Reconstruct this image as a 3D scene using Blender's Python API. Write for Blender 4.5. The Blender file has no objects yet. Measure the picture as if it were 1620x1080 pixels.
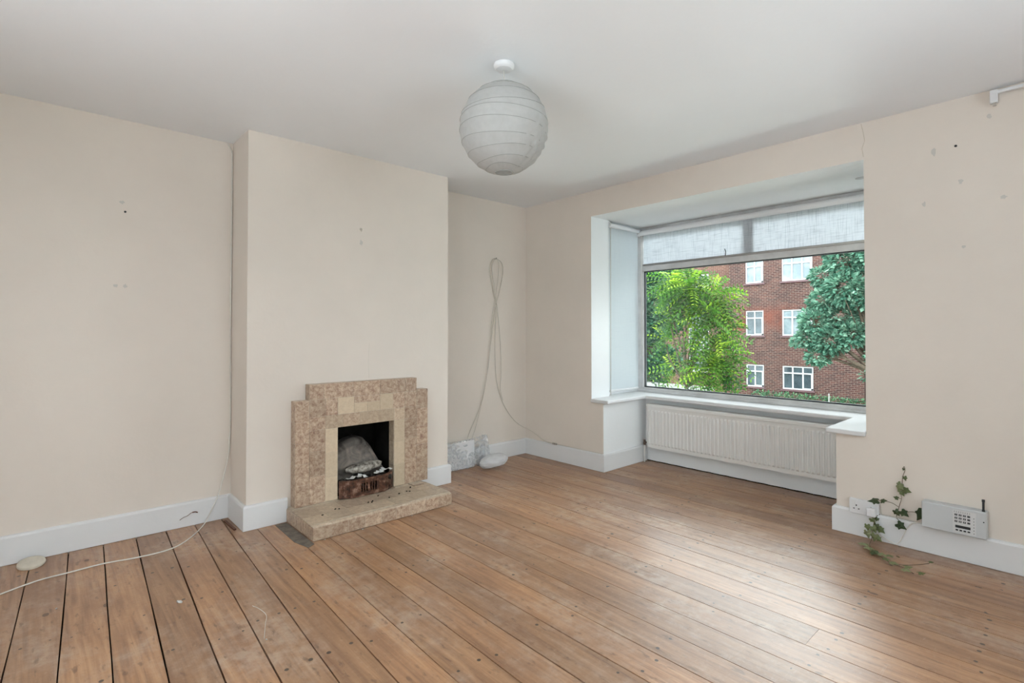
import bpy, bmesh, math, random
from mathutils import Vector, Matrix
R = math.radians
random.seed(7)
sc = bpy.context.scene
COL = sc.collection
H = 2.4

# ------------------------------------------------------------------ camera, sky, lights, exposure
cd = bpy.data.cameras.new('camera'); cam = bpy.data.objects.new('camera', cd); COL.objects.link(cam)
sc.camera = cam
yaw, pit, rol = R(47.7294), R(0.83611), R(-0.0205)
F = Vector((math.cos(yaw)*math.cos(pit), math.sin(yaw)*math.cos(pit), math.sin(pit)))
Rt = Vector((math.sin(yaw), -math.cos(yaw), 0)); U = Rt.cross(F)
c_, s_ = math.cos(rol), math.sin(rol)
r2, u2 = Rt*c_ + U*s_, U*c_ - Rt*s_
m = Matrix((r2, u2, -F)).transposed().to_4x4()
m.translation = Vector((-3.55446, -3.71237, 1.18222))
cam.matrix_world = m
cd.sensor_width = 36; cd.sensor_fit = 'HORIZONTAL'
cd.lens = 36*827.879/1620
cd.shift_y = -27.3556/1620
cd.clip_start = 0.02; cd.clip_end = 300

sc.view_settings.view_transform = 'Standard'; sc.view_settings.look = 'None'
sc.view_settings.gamma = 1; sc.view_settings.use_curve_mapping = False
sc.view_settings.exposure = 0.60

w = bpy.data.worlds.new('overcast_sky'); sc.world = w; w.use_nodes = True
nt = w.node_tree; nt.nodes.clear()
bg = nt.nodes.new('ShaderNodeBackground'); wo = nt.nodes.new('ShaderNodeOutputWorld')
tc = nt.nodes.new('ShaderNodeTexCoord'); sx = nt.nodes.new('ShaderNodeSeparateXYZ'); cr = nt.nodes.new('ShaderNodeValToRGB')
nt.links.new(tc.outputs['Generated'], sx.inputs[0]); nt.links.new(sx.outputs['Z'], cr.inputs[0])
cr.color_ramp.elements[0].color = (0.72, 0.78, 0.84, 1); cr.color_ramp.elements[1].color = (0.95, 0.98, 1.0, 1)
nt.links.new(cr.outputs[0], bg.inputs[0]); bg.inputs[1].default_value = 5.7
nt.links.new(bg.outputs[0], wo.inputs[0])

def area(name, loc, direction, sx_, sy_, power, color):
    l = bpy.data.lights.new(name, 'AREA'); l.shape = 'RECTANGLE'; l.size = sx_; l.size_y = sy_
    l.energy = power; l.color = color
    o = bpy.data.objects.new(name, l); COL.objects.link(o); o.location = loc
    o.rotation_euler = Vector(direction).to_track_quat('-Z', 'Z').to_euler()
    return o
# added lamp above the bay, out of view, boosting the sky's daylight indoors
area('bay_daylight_boost', (2.6, -1.83, 4.0), (-1.8, 0, -2.3), 2.6, 2.4, 170, (0.93, 0.97, 1.0))
# added fill lamps outside the two unseen windows, aimed up at the ceiling
area('rear_ceiling_fill', (-2.0, -5.50, 1.30), (0, 1, 1.9), 2.2, 1.3, 13, (0.94, 0.97, 1.0)).data.spread = R(110)
area('side_ceiling_fill', (-5.40, -3.2, 1.30), (1, 0.25, 2.0), 2.2, 1.3, 38, (0.94, 0.97, 1.0)).data.spread = R(110)

# added lamp below the sill, out of view, brightening ceiling and soffit
area('bay_ceiling_fill', (2.1, -1.83, -0.50), (-0.7, 0, 0.85), 2.4, 1.9, 80, (0.95, 0.98, 1.0))

# ------------------------------------------------------------------ helpers
def tag(o, label=None, cat=None, group=None, kind=None):
    if label: o['label'] = label
    if cat: o['category'] = cat
    if group: o['group'] = group
    if kind: o['kind'] = kind
    return o
def empty(name, loc=(0, 0, 0), rz=0, **k):
    o = bpy.data.objects.new(name, None); COL.objects.link(o); o.location = loc; o.rotation_euler = (0, 0, rz)
    o.empty_display_size = 0.05
    return tag(o, **k)
def world(o):
    return o.matrix_basis.copy() if o.parent is None else world(o.parent) @ o.matrix_parent_inverse @ o.matrix_basis
class MB:
    def __init__(s): s.v = []; s.f = []; s.m = []; s.c = []
    def add(s, vs, fs, mi=0, col=None):
        b = len(s.v); s.v += [tuple(p) for p in vs]
        for f in fs: s.f.append([b+i for i in f]); s.m.append(mi); s.c.append(col or (0.5, 0.5, 0.5))
    def box(s, a, b, mi=0, col=None):
        (x0, y0, z0), (x1, y1, z1) = [min(p) for p in zip(a, b)], [max(p) for p in zip(a, b)]
        s.add([(x0,y0,z0),(x1,y0,z0),(x1,y1,z0),(x0,y1,z0),(x0,y0,z1),(x1,y0,z1),(x1,y1,z1),(x0,y1,z1)],
              [(3,2,1,0),(4,5,6,7),(0,1,5,4),(1,2,6,5),(2,3,7,6),(3,0,4,7)], mi, col)
    def prism(s, pts, d, mi=0, col=None):      # pts: 3d polygon, d: extrusion vector
        n = len(pts); d = Vector(d); P = [Vector(p) for p in pts]; Q = [p+d for p in P]
        s.add(P+Q, [list(range(n))[::-1], list(range(n, 2*n))]+[(i, (i+1) % n, n+(i+1) % n, n+i) for i in range(n)], mi, col)
    def tube(s, path, r, n=8, mi=0, caps=True, col=None):
        P = [Vector(p) for p in path]; k = len(P)
        rr = r if isinstance(r, (list, tuple)) else [r]*k
        vs = []; up = None
        for i in range(k):
            t = (P[min(i+1, k-1)]-P[max(i-1, 0)]).normalized()
            if up is None:
                up = t.orthogonal().normalized()
            else:
                up = (up - t*up.dot(t))
                up = up.normalized() if up.length > 1e-6 else t.orthogonal().normalized()
            b = t.cross(up)
            for j in range(n):
                a = 2*math.pi*j/n; vs.append(P[i]+(up*math.cos(a)+b*math.sin(a))*rr[i])
        fs = [(i*n+j, i*n+(j+1) % n, (i+1)*n+(j+1) % n, (i+1)*n+j) for i in range(k-1) for j in range(n)]
        if caps: fs += [list(range(n))[::-1], list(range((k-1)*n, k*n))]
        s.add(vs, fs, mi, col)
    def lathe(s, prof, c, axis='Z', n=32, mi=0):
        vs = []
        for (r, h) in prof:
            for j in range(n):
                a = 2*math.pi*j/n; x, y = r*math.cos(a), r*math.sin(a)
                p = (x, y, h) if axis == 'Z' else ((h, x, y) if axis == 'X' else (x, h, y))
                vs.append((c[0]+p[0], c[1]+p[1], c[2]+p[2]))
        k = len(prof)
        fs = [(i*n+j, i*n+(j+1) % n, (i+1)*n+(j+1) % n, (i+1)*n+j) for i in range(k-1) for j in range(n)]
        fs += [list(range(n))[::-1], list(range((k-1)*n, k*n))]
        s.add(vs, fs, mi)
    def build(s, name, mats, parent=None, smooth=False, bevel=0, attr=False, seg=2, normals=True, **k):
        me = bpy.data.meshes.new(name); me.from_pydata(s.v, [], s.f)
        if not isinstance(mats, (list, tuple)): mats = [mats]
        for mt in mats: me.materials.append(mt)
        me.polygons.foreach_set('material_index', s.m)
        if attr:
            ca = me.attributes.new('tint', 'FLOAT_COLOR', 'CORNER')
            d = []
            for p in me.polygons:
                c = s.c[p.index]; d += [c[0], c[1], c[2], 1]*p.loop_total
            ca.data.foreach_set('color', d)
        if normals:
            bm = bmesh.new(); bm.from_mesh(me); bmesh.ops.recalc_face_normals(bm, faces=bm.faces); bm.to_mesh(me); bm.free()
        if smooth: me.polygons.foreach_set('use_smooth', [True]*len(me.polygons))
        me.update()
        o = bpy.data.objects.new(name, me); COL.objects.link(o)
        if bevel:
            b = o.modifiers.new('b', 'BEVEL'); b.width = bevel; b.segments = seg; b.limit_method = 'ANGLE'; b.angle_limit = R(40)
        if parent:
            o.parent = parent
            o.matrix_parent_inverse = world(parent).inverted()
        return tag(o, **k)
def spline(pts, n=8):
    P = [Vector(p) for p in pts]; out = []
    for i in range(len(P)-1):
        a, b, c, d = P[max(i-1, 0)], P[i], P[i+1], P[min(i+2, len(P)-1)]
        for j in range(n):
            t = j/n
            out.append(0.5*((2*b)+(c-a)*t+(2*a-5*b+4*c-d)*t*t+(3*b-a-3*c+d)*t**3))
    out.append(P[-1]); return out
def panel(mb, axis, a, b, u0, u1, v0, v1, holes, mi=0, mir=0):
    """slab between planes a<b on axis 'X' or 'Y'; u is the other horizontal axis, v is z; rectangular holes may touch"""
    us = sorted({u0, u1, *[h[0] for h in holes], *[h[1] for h in holes]}); vs = sorted({v0, v1, *[h[2] for h in holes], *[h[3] for h in holes]})
    us = [x for x in us if u0 <= x <= u1]; vs = [x for x in vs if v0 <= x <= v1]
    def P(d, u, v): return (d, u, v) if axis == 'X' else (u, d, v)
    def solid(i, j):
        if i < 0 or j < 0 or i >= len(us)-1 or j >= len(vs)-1: return False
        cu, cv = (us[i]+us[i+1])/2, (vs[j]+vs[j+1])/2
        return not any(h[0] < cu < h[1] and h[2] < cv < h[3] for h in holes)
    for i in range(len(us)-1):
        for j in range(len(vs)-1):
            if not solid(i, j): continue
            p, q, r, s = us[i], us[i+1], vs[j], vs[j+1]
            mb.add([P(a, p, r), P(a, q, r), P(a, q, s), P(a, p, s)], [(0, 1, 2, 3)], mi)
            mb.add([P(b, p, r), P(b, q, r), P(b, q, s), P(b, p, s)], [(3, 2, 1, 0)], mi)
            for (di, dj, A, B) in ((-1, 0, (p, r), (p, s)), (1, 0, (q, r), (q, s)), (0, -1, (p, r), (q, r)), (0, 1, (p, s), (q, s))):
                if not solid(i+di, j+dj):
                    edge = (i+di < 0 or j+dj < 0 or i+di >= len(us)-1 or j+dj >= len(vs)-1)
                    mb.add([P(a, *A), P(b, *A), P(b, *B), P(a, *B)], [(0, 1, 2, 3)], mi if edge else mir)

# ------------------------------------------------------------------ materials
class NG:
    def __init__(s, name):
        s.m = bpy.data.materials.new(name); s.m.use_nodes = True; s.t = s.m.node_tree; s.t.nodes.clear()
        s.out = s.n('OutputMaterial')
    def n(s, typ, **k):
        x = s.t.nodes.new('ShaderNode'+typ)
        for a, b in k.items():
            if a in ('ins',):
                for i, v in b.items(): s.set(x, i, v)
            else: setattr(x, a, b)
        return x
    def set(s, x, i, v):
        if isinstance(v, bpy.types.NodeSocket): s.t.links.new(v, x.inputs[i])
        else: x.inputs[i].default_value = v
    def math(s, op, a, b=0.0, c=None):
        x = s.n('Math', operation=op); s.set(x, 0, a); s.set(x, 1, b)
        if c is not None: s.set(x, 2, c)
        return x.outputs[0]
    def mix(s, f, a, b, typ='MIX'):
        x = s.n('Mix', data_type='RGBA', blend_type=typ); s.set(x, 0, f); s.set(x, 6, a); s.set(x, 7, b); return x.outputs[2]
    def ramp(s, f, stops):
        x = s.n('ValToRGB'); e = x.color_ramp.elements
        while len(e) < len(stops): e.new(0.5)
        for el, (p, c) in zip(e, stops):
            el.position = p; el.color = c if len(c) == 4 else (*c, 1)
        s.set(x, 0, f); return x.outputs[0]
    def coords(s, kind='Object', scale=(1, 1, 1), rot=(0, 0, 0), loc=(0, 0, 0)):
        t = s.n('TexCoord'); mp = s.n('Mapping'); s.t.links.new(t.outputs[kind], mp.inputs[0])
        mp.inputs['Scale'].default_value = scale; mp.inputs['Rotation'].default_value = rot; mp.inputs['Location'].default_value = loc
        return mp.outputs[0]
    def noise(s, vec, scale, detail=4, rough=0.5, dist=0.0):
        x = s.n('TexNoise'); s.set(x, 'Vector', vec); s.set(x, 'Scale', scale); s.set(x, 'Detail', detail); s.set(x, 'Roughness', rough); s.set(x, 'Distortion', dist)
        return x.outputs[0]
    def bsdf(s, color, rough=0.6, spec=0.4, metal=0.0, bump=None, bd=0.002, bs=0.5, **k):
        b = s.n('BsdfPrincipled'); s.set(b, 'Base Color', color if isinstance(color, bpy.types.NodeSocket) else (*color[:3], 1))
        s.set(b, 'Roughness', rough); s.set(b, 'Specular IOR Level', spec); s.set(b, 'Metallic', metal)
        for a, v in k.items(): s.set(b, a.replace('_', ' '), v)
        if bump is not None:
            bp = s.n('Bump'); s.set(bp, 'Height', bump); s.set(bp, 'Distance', bd); s.set(bp, 'Strength', bs); s.t.links.new(bp.outputs[0], b.inputs['Normal'])
        return b
    def done(s, sh):
        s.t.links.new(sh.outputs[0] if hasattr(sh, 'outputs') else sh, s.out.inputs[0]); return s.m
def plain(name, col, rough=0.5, spec=0.4, metal=0.0, var=0.06, scale=30, bump=0.0):
    g = NG(name); v = g.coords(); n = g.noise(v, scale)
    a = tuple(max(0, c*(1-var)) for c in col); b = tuple(min(1, c*(1+var)) for c in col)
    return g.done(g.bsdf(g.ramp(n, [(0.3, a), (0.7, b)]), rough, spec, metal, bump=n if bump else None, bd=bump))
def paint(name, col, mott=0.04, rough=0.75, spots=False):
    g = NG(name); v = g.coords(); n1 = g.noise(v, 1.6, 5, 0.6); n2 = g.noise(v, 45, 3)
    a = tuple(c*(1-mott) for c in col); b = tuple(min(1, c*(1+mott*0.6)) for c in col)
    c = g.ramp(n1, [(0.3, a), (0.68, b)])
    h = g.math('ADD', g.math('MULTIPLY', n1, 6.0), g.math('MULTIPLY', n2, 0.5))
    return g.done(g.bsdf(c, rough, 0.25, bump=h, bd=0.0016, bs=0.6))
M = {}
M['wall'] = paint('cream_wall_paint', (0.755, 0.682, 0.612))
M['ceil'] = paint('white_ceiling_paint', (0.85, 0.87, 0.90), 0.015)
M['white'] = paint('white_gloss_paint', (0.74, 0.74, 0.745), 0.02, 0.4)
M['reveal'] = paint('white_reveal_paint', (0.85, 0.86, 0.865), 0.02, 0.6)
M['upvc'] = plain('white_plastic', (0.76, 0.76, 0.77), 0.35, 0.5, var=0.01)
M['dirty_frame'] = plain('greyed_window_frame', (0.62, 0.61, 0.61), 0.45, 0.4, var=0.12, scale=9)
M['gasket'] = plain('dark_gasket', (0.05, 0.055, 0.06), 0.6)
M['rad'] = plain('radiator_enamel', (0.78, 0.765, 0.74), 0.38, 0.5, var=0.015, scale=8)
M['dark'] = plain('sooty_black', (0.012, 0.011, 0.010), 0.9, 0.1, var=0.4, scale=12)
M['under'] = plain('dark_void', (0.02, 0.014, 0.01), 0.9, 0.1)
M['black'] = plain('black_plastic', (0.02, 0.02, 0.022), 0.45)
M['metal'] = plain('worn_metal', (0.45, 0.42, 0.38), 0.4, 0.5, 0.8, var=0.2)
M['cable'] = plain('white_cable_sheath', (0.72, 0.69, 0.64), 0.5)
M['cable2'] = plain('grey_cable_sheath', (0.60, 0.55, 0.48), 0.5)
M['stem'] = plain('brown_stem', (0.13, 0.09, 0.05), 0.7)
M['brown'] = plain('brown_splinter', (0.12, 0.05, 0.03), 0.7)
M['disc'] = plain('aged_plastic_disc', (0.60, 0.55, 0.46), 0.55, var=0.08)
M['scrap'] = plain('pale_paper_scrap', (0.62, 0.62, 0.60), 0.8, var=0.15, scale=60)
M['coal'] = plain('charred_coal', (0.035, 0.030, 0.026), 0.9, 0.2, var=0.7, scale=40, bump=0.004)
M['fence_white'] = plain('white_outdoor_paint', (0.50, 0.50, 0.51), 0.5)
M['kerb'] = plain('pale_coping', (0.27, 0.265, 0.25), 0.8, var=0.12, scale=3)
M['bark'] = plain('tree_bark', (0.10, 0.075, 0.055), 0.9, 0.1, var=0.5, scale=8, bump=0.01)
M['grass'] = plain('lawn_grass', (0.07, 0.13, 0.045), 0.9, 0.1, var=0.4, scale=4)
M['digit'] = plain('pale_digit_print', (0.7, 0.7, 0.7), 0.6)
M['key'] = plain('dark_grey_key', (0.06, 0.06, 0.065), 0.5)
M['alarm'] = plain('grey_alarm_plastic', (0.56, 0.575, 0.585), 0.4, 0.45, var=0.01)
M['keypad'] = plain('pale_keypad', (0.64, 0.64, 0.64), 0.5, var=0.01)

def floor_mat():
    g = NG('stripped_pine_boards')
    at = g.n('Attribute', attribute_name='tint').outputs['Color']
    sp = g.n('SeparateColor'); g.set(sp, 0, at); rnd, uu = sp.outputs[0], sp.outputs[1]
    tc = g.n('TexCoord').outputs['Object']
    off = g.n('CombineXYZ'); g.set(off, 0, g.math('MULTIPLY', rnd, 37.0)); g.set(off, 1, g.math('MULTIPLY', rnd, 53.0))
    add = g.n('VectorMath', operation='ADD'); g.set(add, 0, tc); g.set(add, 1, off.outputs[0])
    def mp(sc_):
        x = g.n('Mapping'); g.set(x, 0, add.outputs[0]); x.inputs['Scale'].default_value = sc_; return x.outputs[0]
    grain = g.noise(mp((26, 1.3, 1)), 1.6, 6, 0.62, 0.6)
    fine = g.noise(mp((90, 4, 1)), 2.0, 4, 0.6)
    blot = g.noise(mp((2.2, 0.9, 1)), 1.8, 5, 0.6)
    c = g.ramp(grain, [(0.30, (0.205, 0.090, 0.040)), (0.5, (0.375, 0.195, 0.094)), (0.70, (0.50, 0.290, 0.155))])
    c = g.mix(g.math('MULTIPLY', g.ramp(fine, [(0.35, (0, 0, 0)), (0.7, (1, 1, 1))]), 0.28), c, (0.50, 0.33, 0.215, 1))
    # per-board tone
    tone = g.ramp(rnd, [(0.0, (0.80, 0.78, 0.77)), (0.5, (1.0, 0.98, 0.96)), (1.0, (1.16, 1.12, 1.08))])
    c = g.mix(1.0, c, tone, 'MULTIPLY')
    c = g.mix(g.math('MULTIPLY', g.ramp(blot, [(0.42, (0, 0, 0)), (0.66, (1, 1, 1))]), 0.60), c, (0.23, 0.112, 0.062, 1))
    # pale worn plaster smears
    sm = g.noise(g.coords(scale=(1.8, 0.75, 1)), 2.2, 7, 0.68, 0.3)
    sm2 = g.noise(g.coords(scale=(1, 1, 1), loc=(5, 3, 0)), 14, 5, 0.7)
    smf = g.math('MULTIPLY', g.ramp(sm, [(0.46, (0, 0, 0)), (0.62, (1, 1, 1))]), g.ramp(sm2, [(0.36, (0, 0, 0)), (0.62, (1, 1, 1))]))
    c = g.mix(g.math('MULTIPLY', smf, 0.50), c, (0.56, 0.45, 0.36, 1))
    # knots
    vo = g.n('TexVoronoi'); g.set(vo, 'Vector', mp((1.0, 0.62, 1))); g.set(vo, 'Scale', 6.2); g.set(vo, 'Randomness', 1.0)
    sepc = g.n('SeparateColor'); g.set(sepc, 0, vo.outputs['Color'])
    rad = g.math('MULTIPLY', sepc.outputs[0], 0.10)
    kn = g.math('LESS_THAN', g.math('ADD', vo.outputs['Distance'], g.math('MULTIPLY', g.math('SUBTRACT', fine, 0.5), 0.05)), rad)
    gate = g.math('GREATER_THAN', sepc.outputs[1], 0.25)
    kn = g.math('MULTIPLY', kn, gate)
    halo = g.math('MULTIPLY', g.ramp(vo.outputs['Distance'], [(0.06, (1, 1, 1)), (0.20, (0, 0, 0))]), gate)
    c = g.mix(g.math('MULTIPLY', halo, 0.35), c, (0.26, 0.125, 0.06, 1))
    c = g.mix(g.math('MULTIPLY', kn, 0.8), c, (0.075, 0.030, 0.014, 1))
    fk = g.noise(mp((16, 5, 1)), 2.4, 3, 0.6)
    c = g.mix(g.math('MULTIPLY', g.ramp(fk, [(0.60, (0, 0, 0)), (0.70, (1, 1, 1))]), 0.60), c, (0.12, 0.055, 0.03, 1))
    spk = g.noise(g.coords(), 55, 5, 0.75)
    c = g.mix(g.math('MULTIPLY', g.ramp(spk, [(0.56, (0, 0, 0)), (0.70, (1, 1, 1))]), 0.30), c, (0.55, 0.42, 0.31, 1))
    c = g.mix(g.math('MULTIPLY', g.ramp(spk, [(0.30, (1, 1, 1)), (0.42, (0, 0, 0))]), 0.40), c, (0.15, 0.075, 0.045, 1))
    # nail heads in pairs on the joist lines
    sy = g.n('SeparateXYZ'); g.set(sy, 0, tc)
    ym = g.math('SUBTRACT', g.math('FRACT', g.math('ADD', g.math('DIVIDE', sy.outputs[1], 0.40), g.math('MULTIPLY', rnd, 0.14))), 0.5)
    ym = g.math('MULTIPLY', ym, 0.40)
    um = g.math('SUBTRACT', g.math('ABSOLUTE', g.math('SUBTRACT', g.math('MULTIPLY', uu, 0.15), 0.075)), 0.044)
    dd = g.math('ADD', g.math('MULTIPLY', ym, ym), g.math('MULTIPLY', um, um))
    nj = g.noise(tc, 3.1, 1)
    nail = g.math('MULTIPLY', g.math('LESS_THAN', dd, g.math('MULTIPLY', g.math('MULTIPLY', nj, nj), 0.00016)), g.math('GREATER_THAN', g.noise(tc, 5.7, 1), 0.46))
    c = g.mix(g.math('MULTIPLY', nail, 0.95), c, (0.05, 0.03, 0.022, 1))
    # scratches
    sc2 = g.noise(g.coords(scale=(3, 60, 1), rot=(0, 0, 0.6)), 1.2, 2, 0.5, 1.5)
    scr = g.ramp(sc2, [(0.705, (0, 0, 0)), (0.72, (1, 1, 1)), (0.735, (0, 0, 0))])
    c = g.mix(g.math('MULTIPLY', scr, 0.25), c, (0.60, 0.47, 0.36, 1))
    wav = g.n('TexWave', wave_type='BANDS', bands_direction='Y'); g.set(wav, 'Vector', g.coords(scale=(1, 1, 1))); g.set(wav, 'Scale', 14.0); g.set(wav, 'Distortion', 3.0); g.set(wav, 'Detail', 2.0); g.set(wav, 'Detail Scale', 1.2)
    h = g.math('ADD', g.math('MULTIPLY', grain, 0.5), g.math('MULTIPLY', wav.outputs['Fac'], g.math('MULTIPLY', g.ramp(sm2, [(0.42, (0, 0, 0)), (0.60, (1, 1, 1))]), 0.22)))
    h = g.math('ADD', h, g.math('MULTIPLY', sm2, 0.35))
    rough = g.ramp(g.math('ADD', g.math('MULTIPLY', fine, 0.5), g.math('MULTIPLY', sm, 0.5)), [(0.3, (0.31,)*3), (0.7, (0.45,)*3)])
    return g.done(g.bsdf(c, rough, 1.0, bump=h, bd=0.0010, bs=0.7))
M['floor'] = floor_mat()

def tile_mat():
    g = NG('mottled_brown_tile')
    at = g.n('Attribute', attribute_name='tint').outputs['Color']
    sp = g.n('SeparateColor'); g.set(sp, 0, at)
    v = g.coords()
    n1 = g.noise(v, 38, 8, 0.76, 0.6); n2 = g.noise(v, 90, 4, 0.7, 0.3); n3 = g.noise(v, 7, 3)
    mot = g.ramp(n1, [(0.36, (0.25, 0.145, 0.105)), (0.46, (0.39, 0.270, 0.195)), (0.54, (0.49, 0.375, 0.280)), (0.66, (0.62, 0.510, 0.395))])
    mot = g.mix(g.math('MULTIPLY', g.ramp(n2, [(0.5, (0, 0, 0)), (0.65, (1, 1, 1))]), 0.35), mot, (0.60, 0.50, 0.40, 1))
    pale = g.ramp(n1, [(0.3, (0.54, 0.43, 0.31)), (0.6, (0.64, 0.535, 0.40))])
    c = g.mix(sp.outputs[0], mot, pale)
    tone = g.ramp(sp.outputs[1], [(0, (0.86, 0.84, 0.82)), (1, (1.12, 1.1, 1.08))])
    c = g.mix(1.0, c, tone, 'MULTIPLY')
    c = g.mix(g.math('MULTIPLY', sp.outputs[2], g.ramp(n1, [(0.45, (1, 1, 1)), (0.62, (0.45,)*3)])), c, (0.15, 0.11, 0.09, 1))
    return g.done(g.bsdf(c, 0.35, 0.45, bump=n2, bd=0.0006))
M['tile'] = tile_mat()
M['grout'] = plain('pale_grout', (0.56, 0.48, 0.385), 0.9, var=0.2, scale=40)

def fireback_mat():
    g = NG('sooty_fireclay'); v = g.coords(); n = g.noise(v, 9, 6, 0.65, 0.8); n2 = g.noise(v, 60, 3)
    c = g.ramp(n, [(0.3, (0.06, 0.05, 0.045)), (0.55, (0.22, 0.195, 0.175)), (0.75, (0.38, 0.32, 0.27))])
    return g.done(g.bsdf(c, 0.9, 0.1, bump=n2, bd=0.002))
M['fireback'] = fireback_mat()
def grate_mat():
    g = NG('brown_enamelled_iron'); v = g.coords(); n = g.noise(v, 30, 5, 0.6)
    c = g.ramp(n, [(0.35, (0.040, 0.020, 0.015)), (0.52, (0.13, 0.055, 0.032)), (0.68, (0.34, 0.22, 0.165))])
    return g.done(g.bsdf(c, 0.4, 0.5, 0.25, bump=n, bd=0.001))
M['grate'] = grate_mat()
def ash_mat():
    g = NG('ash_crust'); v = g.coords(); n = g.noise(v, 22, 6, 0.7)
    c = g.ramp(n, [(0.38, (0.07, 0.058, 0.048)), (0.48, (0.30, 0.27, 0.235)), (0.62, (0.62, 0.59, 0.53))])
    return g.done(g.bsdf(c, 0.95, 0.1, bump=n, bd=0.006, bs=1))
M['ash'] = ash_mat()

def glass_mat(name, rough=0.0, tint=(0.93, 0.96, 0.95)):
    g = NG(name); tr = g.n('BsdfTransparent'); tr.inputs[0].default_value = (*tint, 1)
    gl = g.n('BsdfGlossy'); gl.inputs['Roughness'].default_value = rough
    lw = g.n('Fresnel'); lw.inputs[0].default_value = 1.45
    mx = g.n('MixShader'); g.t.links.new(lw.outputs[0], mx.inputs[0]); g.t.links.new(tr.outputs[0], mx.inputs[1]); g.t.links.new(gl.outputs[0], mx.inputs[2])
    return g.done(mx)
M['glass'] = glass_mat('clear_window_glass')
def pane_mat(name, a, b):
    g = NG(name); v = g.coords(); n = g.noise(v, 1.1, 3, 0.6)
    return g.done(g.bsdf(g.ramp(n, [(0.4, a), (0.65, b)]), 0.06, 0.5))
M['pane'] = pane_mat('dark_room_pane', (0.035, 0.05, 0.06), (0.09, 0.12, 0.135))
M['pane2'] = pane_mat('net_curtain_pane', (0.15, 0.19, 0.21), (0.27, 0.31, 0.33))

def linen_mat(name, base, dark, amt, trans):
    g = NG(name)
    v1 = g.coords(scale=(60, 60, 3)); v2 = g.coords(scale=(3, 3, 70))
    a = g.noise(v1, 2.2, 3, 0.6, 0.3); b = g.noise(v2, 2.2, 3, 0.6, 0.3)
    f = g.math('MULTIPLY', g.math('ADD', g.ramp(a, [(0.50, (0, 0, 0)), (0.68, (1, 1, 1))]), g.ramp(b, [(0.50, (0, 0, 0)), (0.68, (1, 1, 1))])), amt)
    c = g.mix(f, (*base, 1), (*dark, 1))
    d = g.n('BsdfDiffuse'); t = g.n('BsdfTranslucent'); g.set(d, 0, c); g.set(t, 0, c)
    mx = g.n('MixShader'); mx.inputs[0].default_value = trans
    g.t.links.new(d.outputs[0], mx.inputs[1]); g.t.links.new(t.outputs[0], mx.inputs[2])
    return g.done(mx)
M['linen'] = linen_mat('slubbed_linen_blind', (0.84, 0.86, 0.89), (0.44, 0.47, 0.50), 0.38, 0.62)
M['linen2'] = linen_mat('plain_white_blind', (0.72, 0.76, 0.78), (0.60, 0.65, 0.67), 0.15, 0.24)
def paper_mat():
    g = NG('rice_paper'); v = g.coords(); n = g.noise(v, 35, 4, 0.6)
    c = g.ramp(n, [(0.3, (0.62, 0.62, 0.605)), (0.7, (0.67, 0.67, 0.66))])
    d = g.n('BsdfDiffuse'); t = g.n('BsdfTranslucent'); g.set(d, 0, c); g.set(t, 0, c)
    mx = g.n('MixShader'); mx.inputs[0].default_value = 0.42
    g.t.links.new(d.outputs[0], mx.inputs[1]); g.t.links.new(t.outputs[0], mx.inputs[2])
    return g.done(mx)
M['paper'] = paper_mat()
def film_mat(name, alpha):
    g = NG(name); v = g.coords(); n = g.noise(v, 16, 4, 0.6, 2.5)
    b0 = g.bsdf((0.86, 0.88, 0.91), 0.14, 0.8, bump=n, bd=0.004, bs=0.7); tl = g.n('BsdfTranslucent'); tl.inputs[0].default_value = (0.9, 0.92, 0.95, 1)
    b = g.n('MixShader'); b.inputs[0].default_value = 0.45
    g.t.links.new(b0.outputs[0], b.inputs[1]); g.t.links.new(tl.outputs[0], b.inputs[2])
    tr = g.n('BsdfTransparent'); mx = g.n('MixShader'); g.set(mx, 0, g.ramp(n, [(0.35, (alpha-0.08,)*3), (0.65, (alpha+0.14,)*3)]))
    g.t.links.new(tr.outputs[0], mx.inputs[1]); g.t.links.new(b.outputs[0], mx.inputs[2])
    return g.done(mx)
M['film'] = film_mat('crinkled_clear_film', 0.22)
def bag_mat():
    g = NG('white_plastic_bag'); v = g.coords(); n = g.noise(v, 14, 3, 0.5, 1.5)
    b = g.bsdf((0.88, 0.89, 0.91), 0.22, 0.6, bump=n, bd=0.004, bs=0.6); t = g.n('BsdfTranslucent'); t.inputs[0].default_value = (0.9, 0.91, 0.93, 1)
    mx = g.n('MixShader'); mx.inputs[0].default_value = 0.45
    g.t.links.new(b.outputs[0], mx.inputs[1]); g.t.links.new(t.outputs[0], mx.inputs[2])
    return g.done(mx)
M['bag'] = bag_mat()

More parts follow.
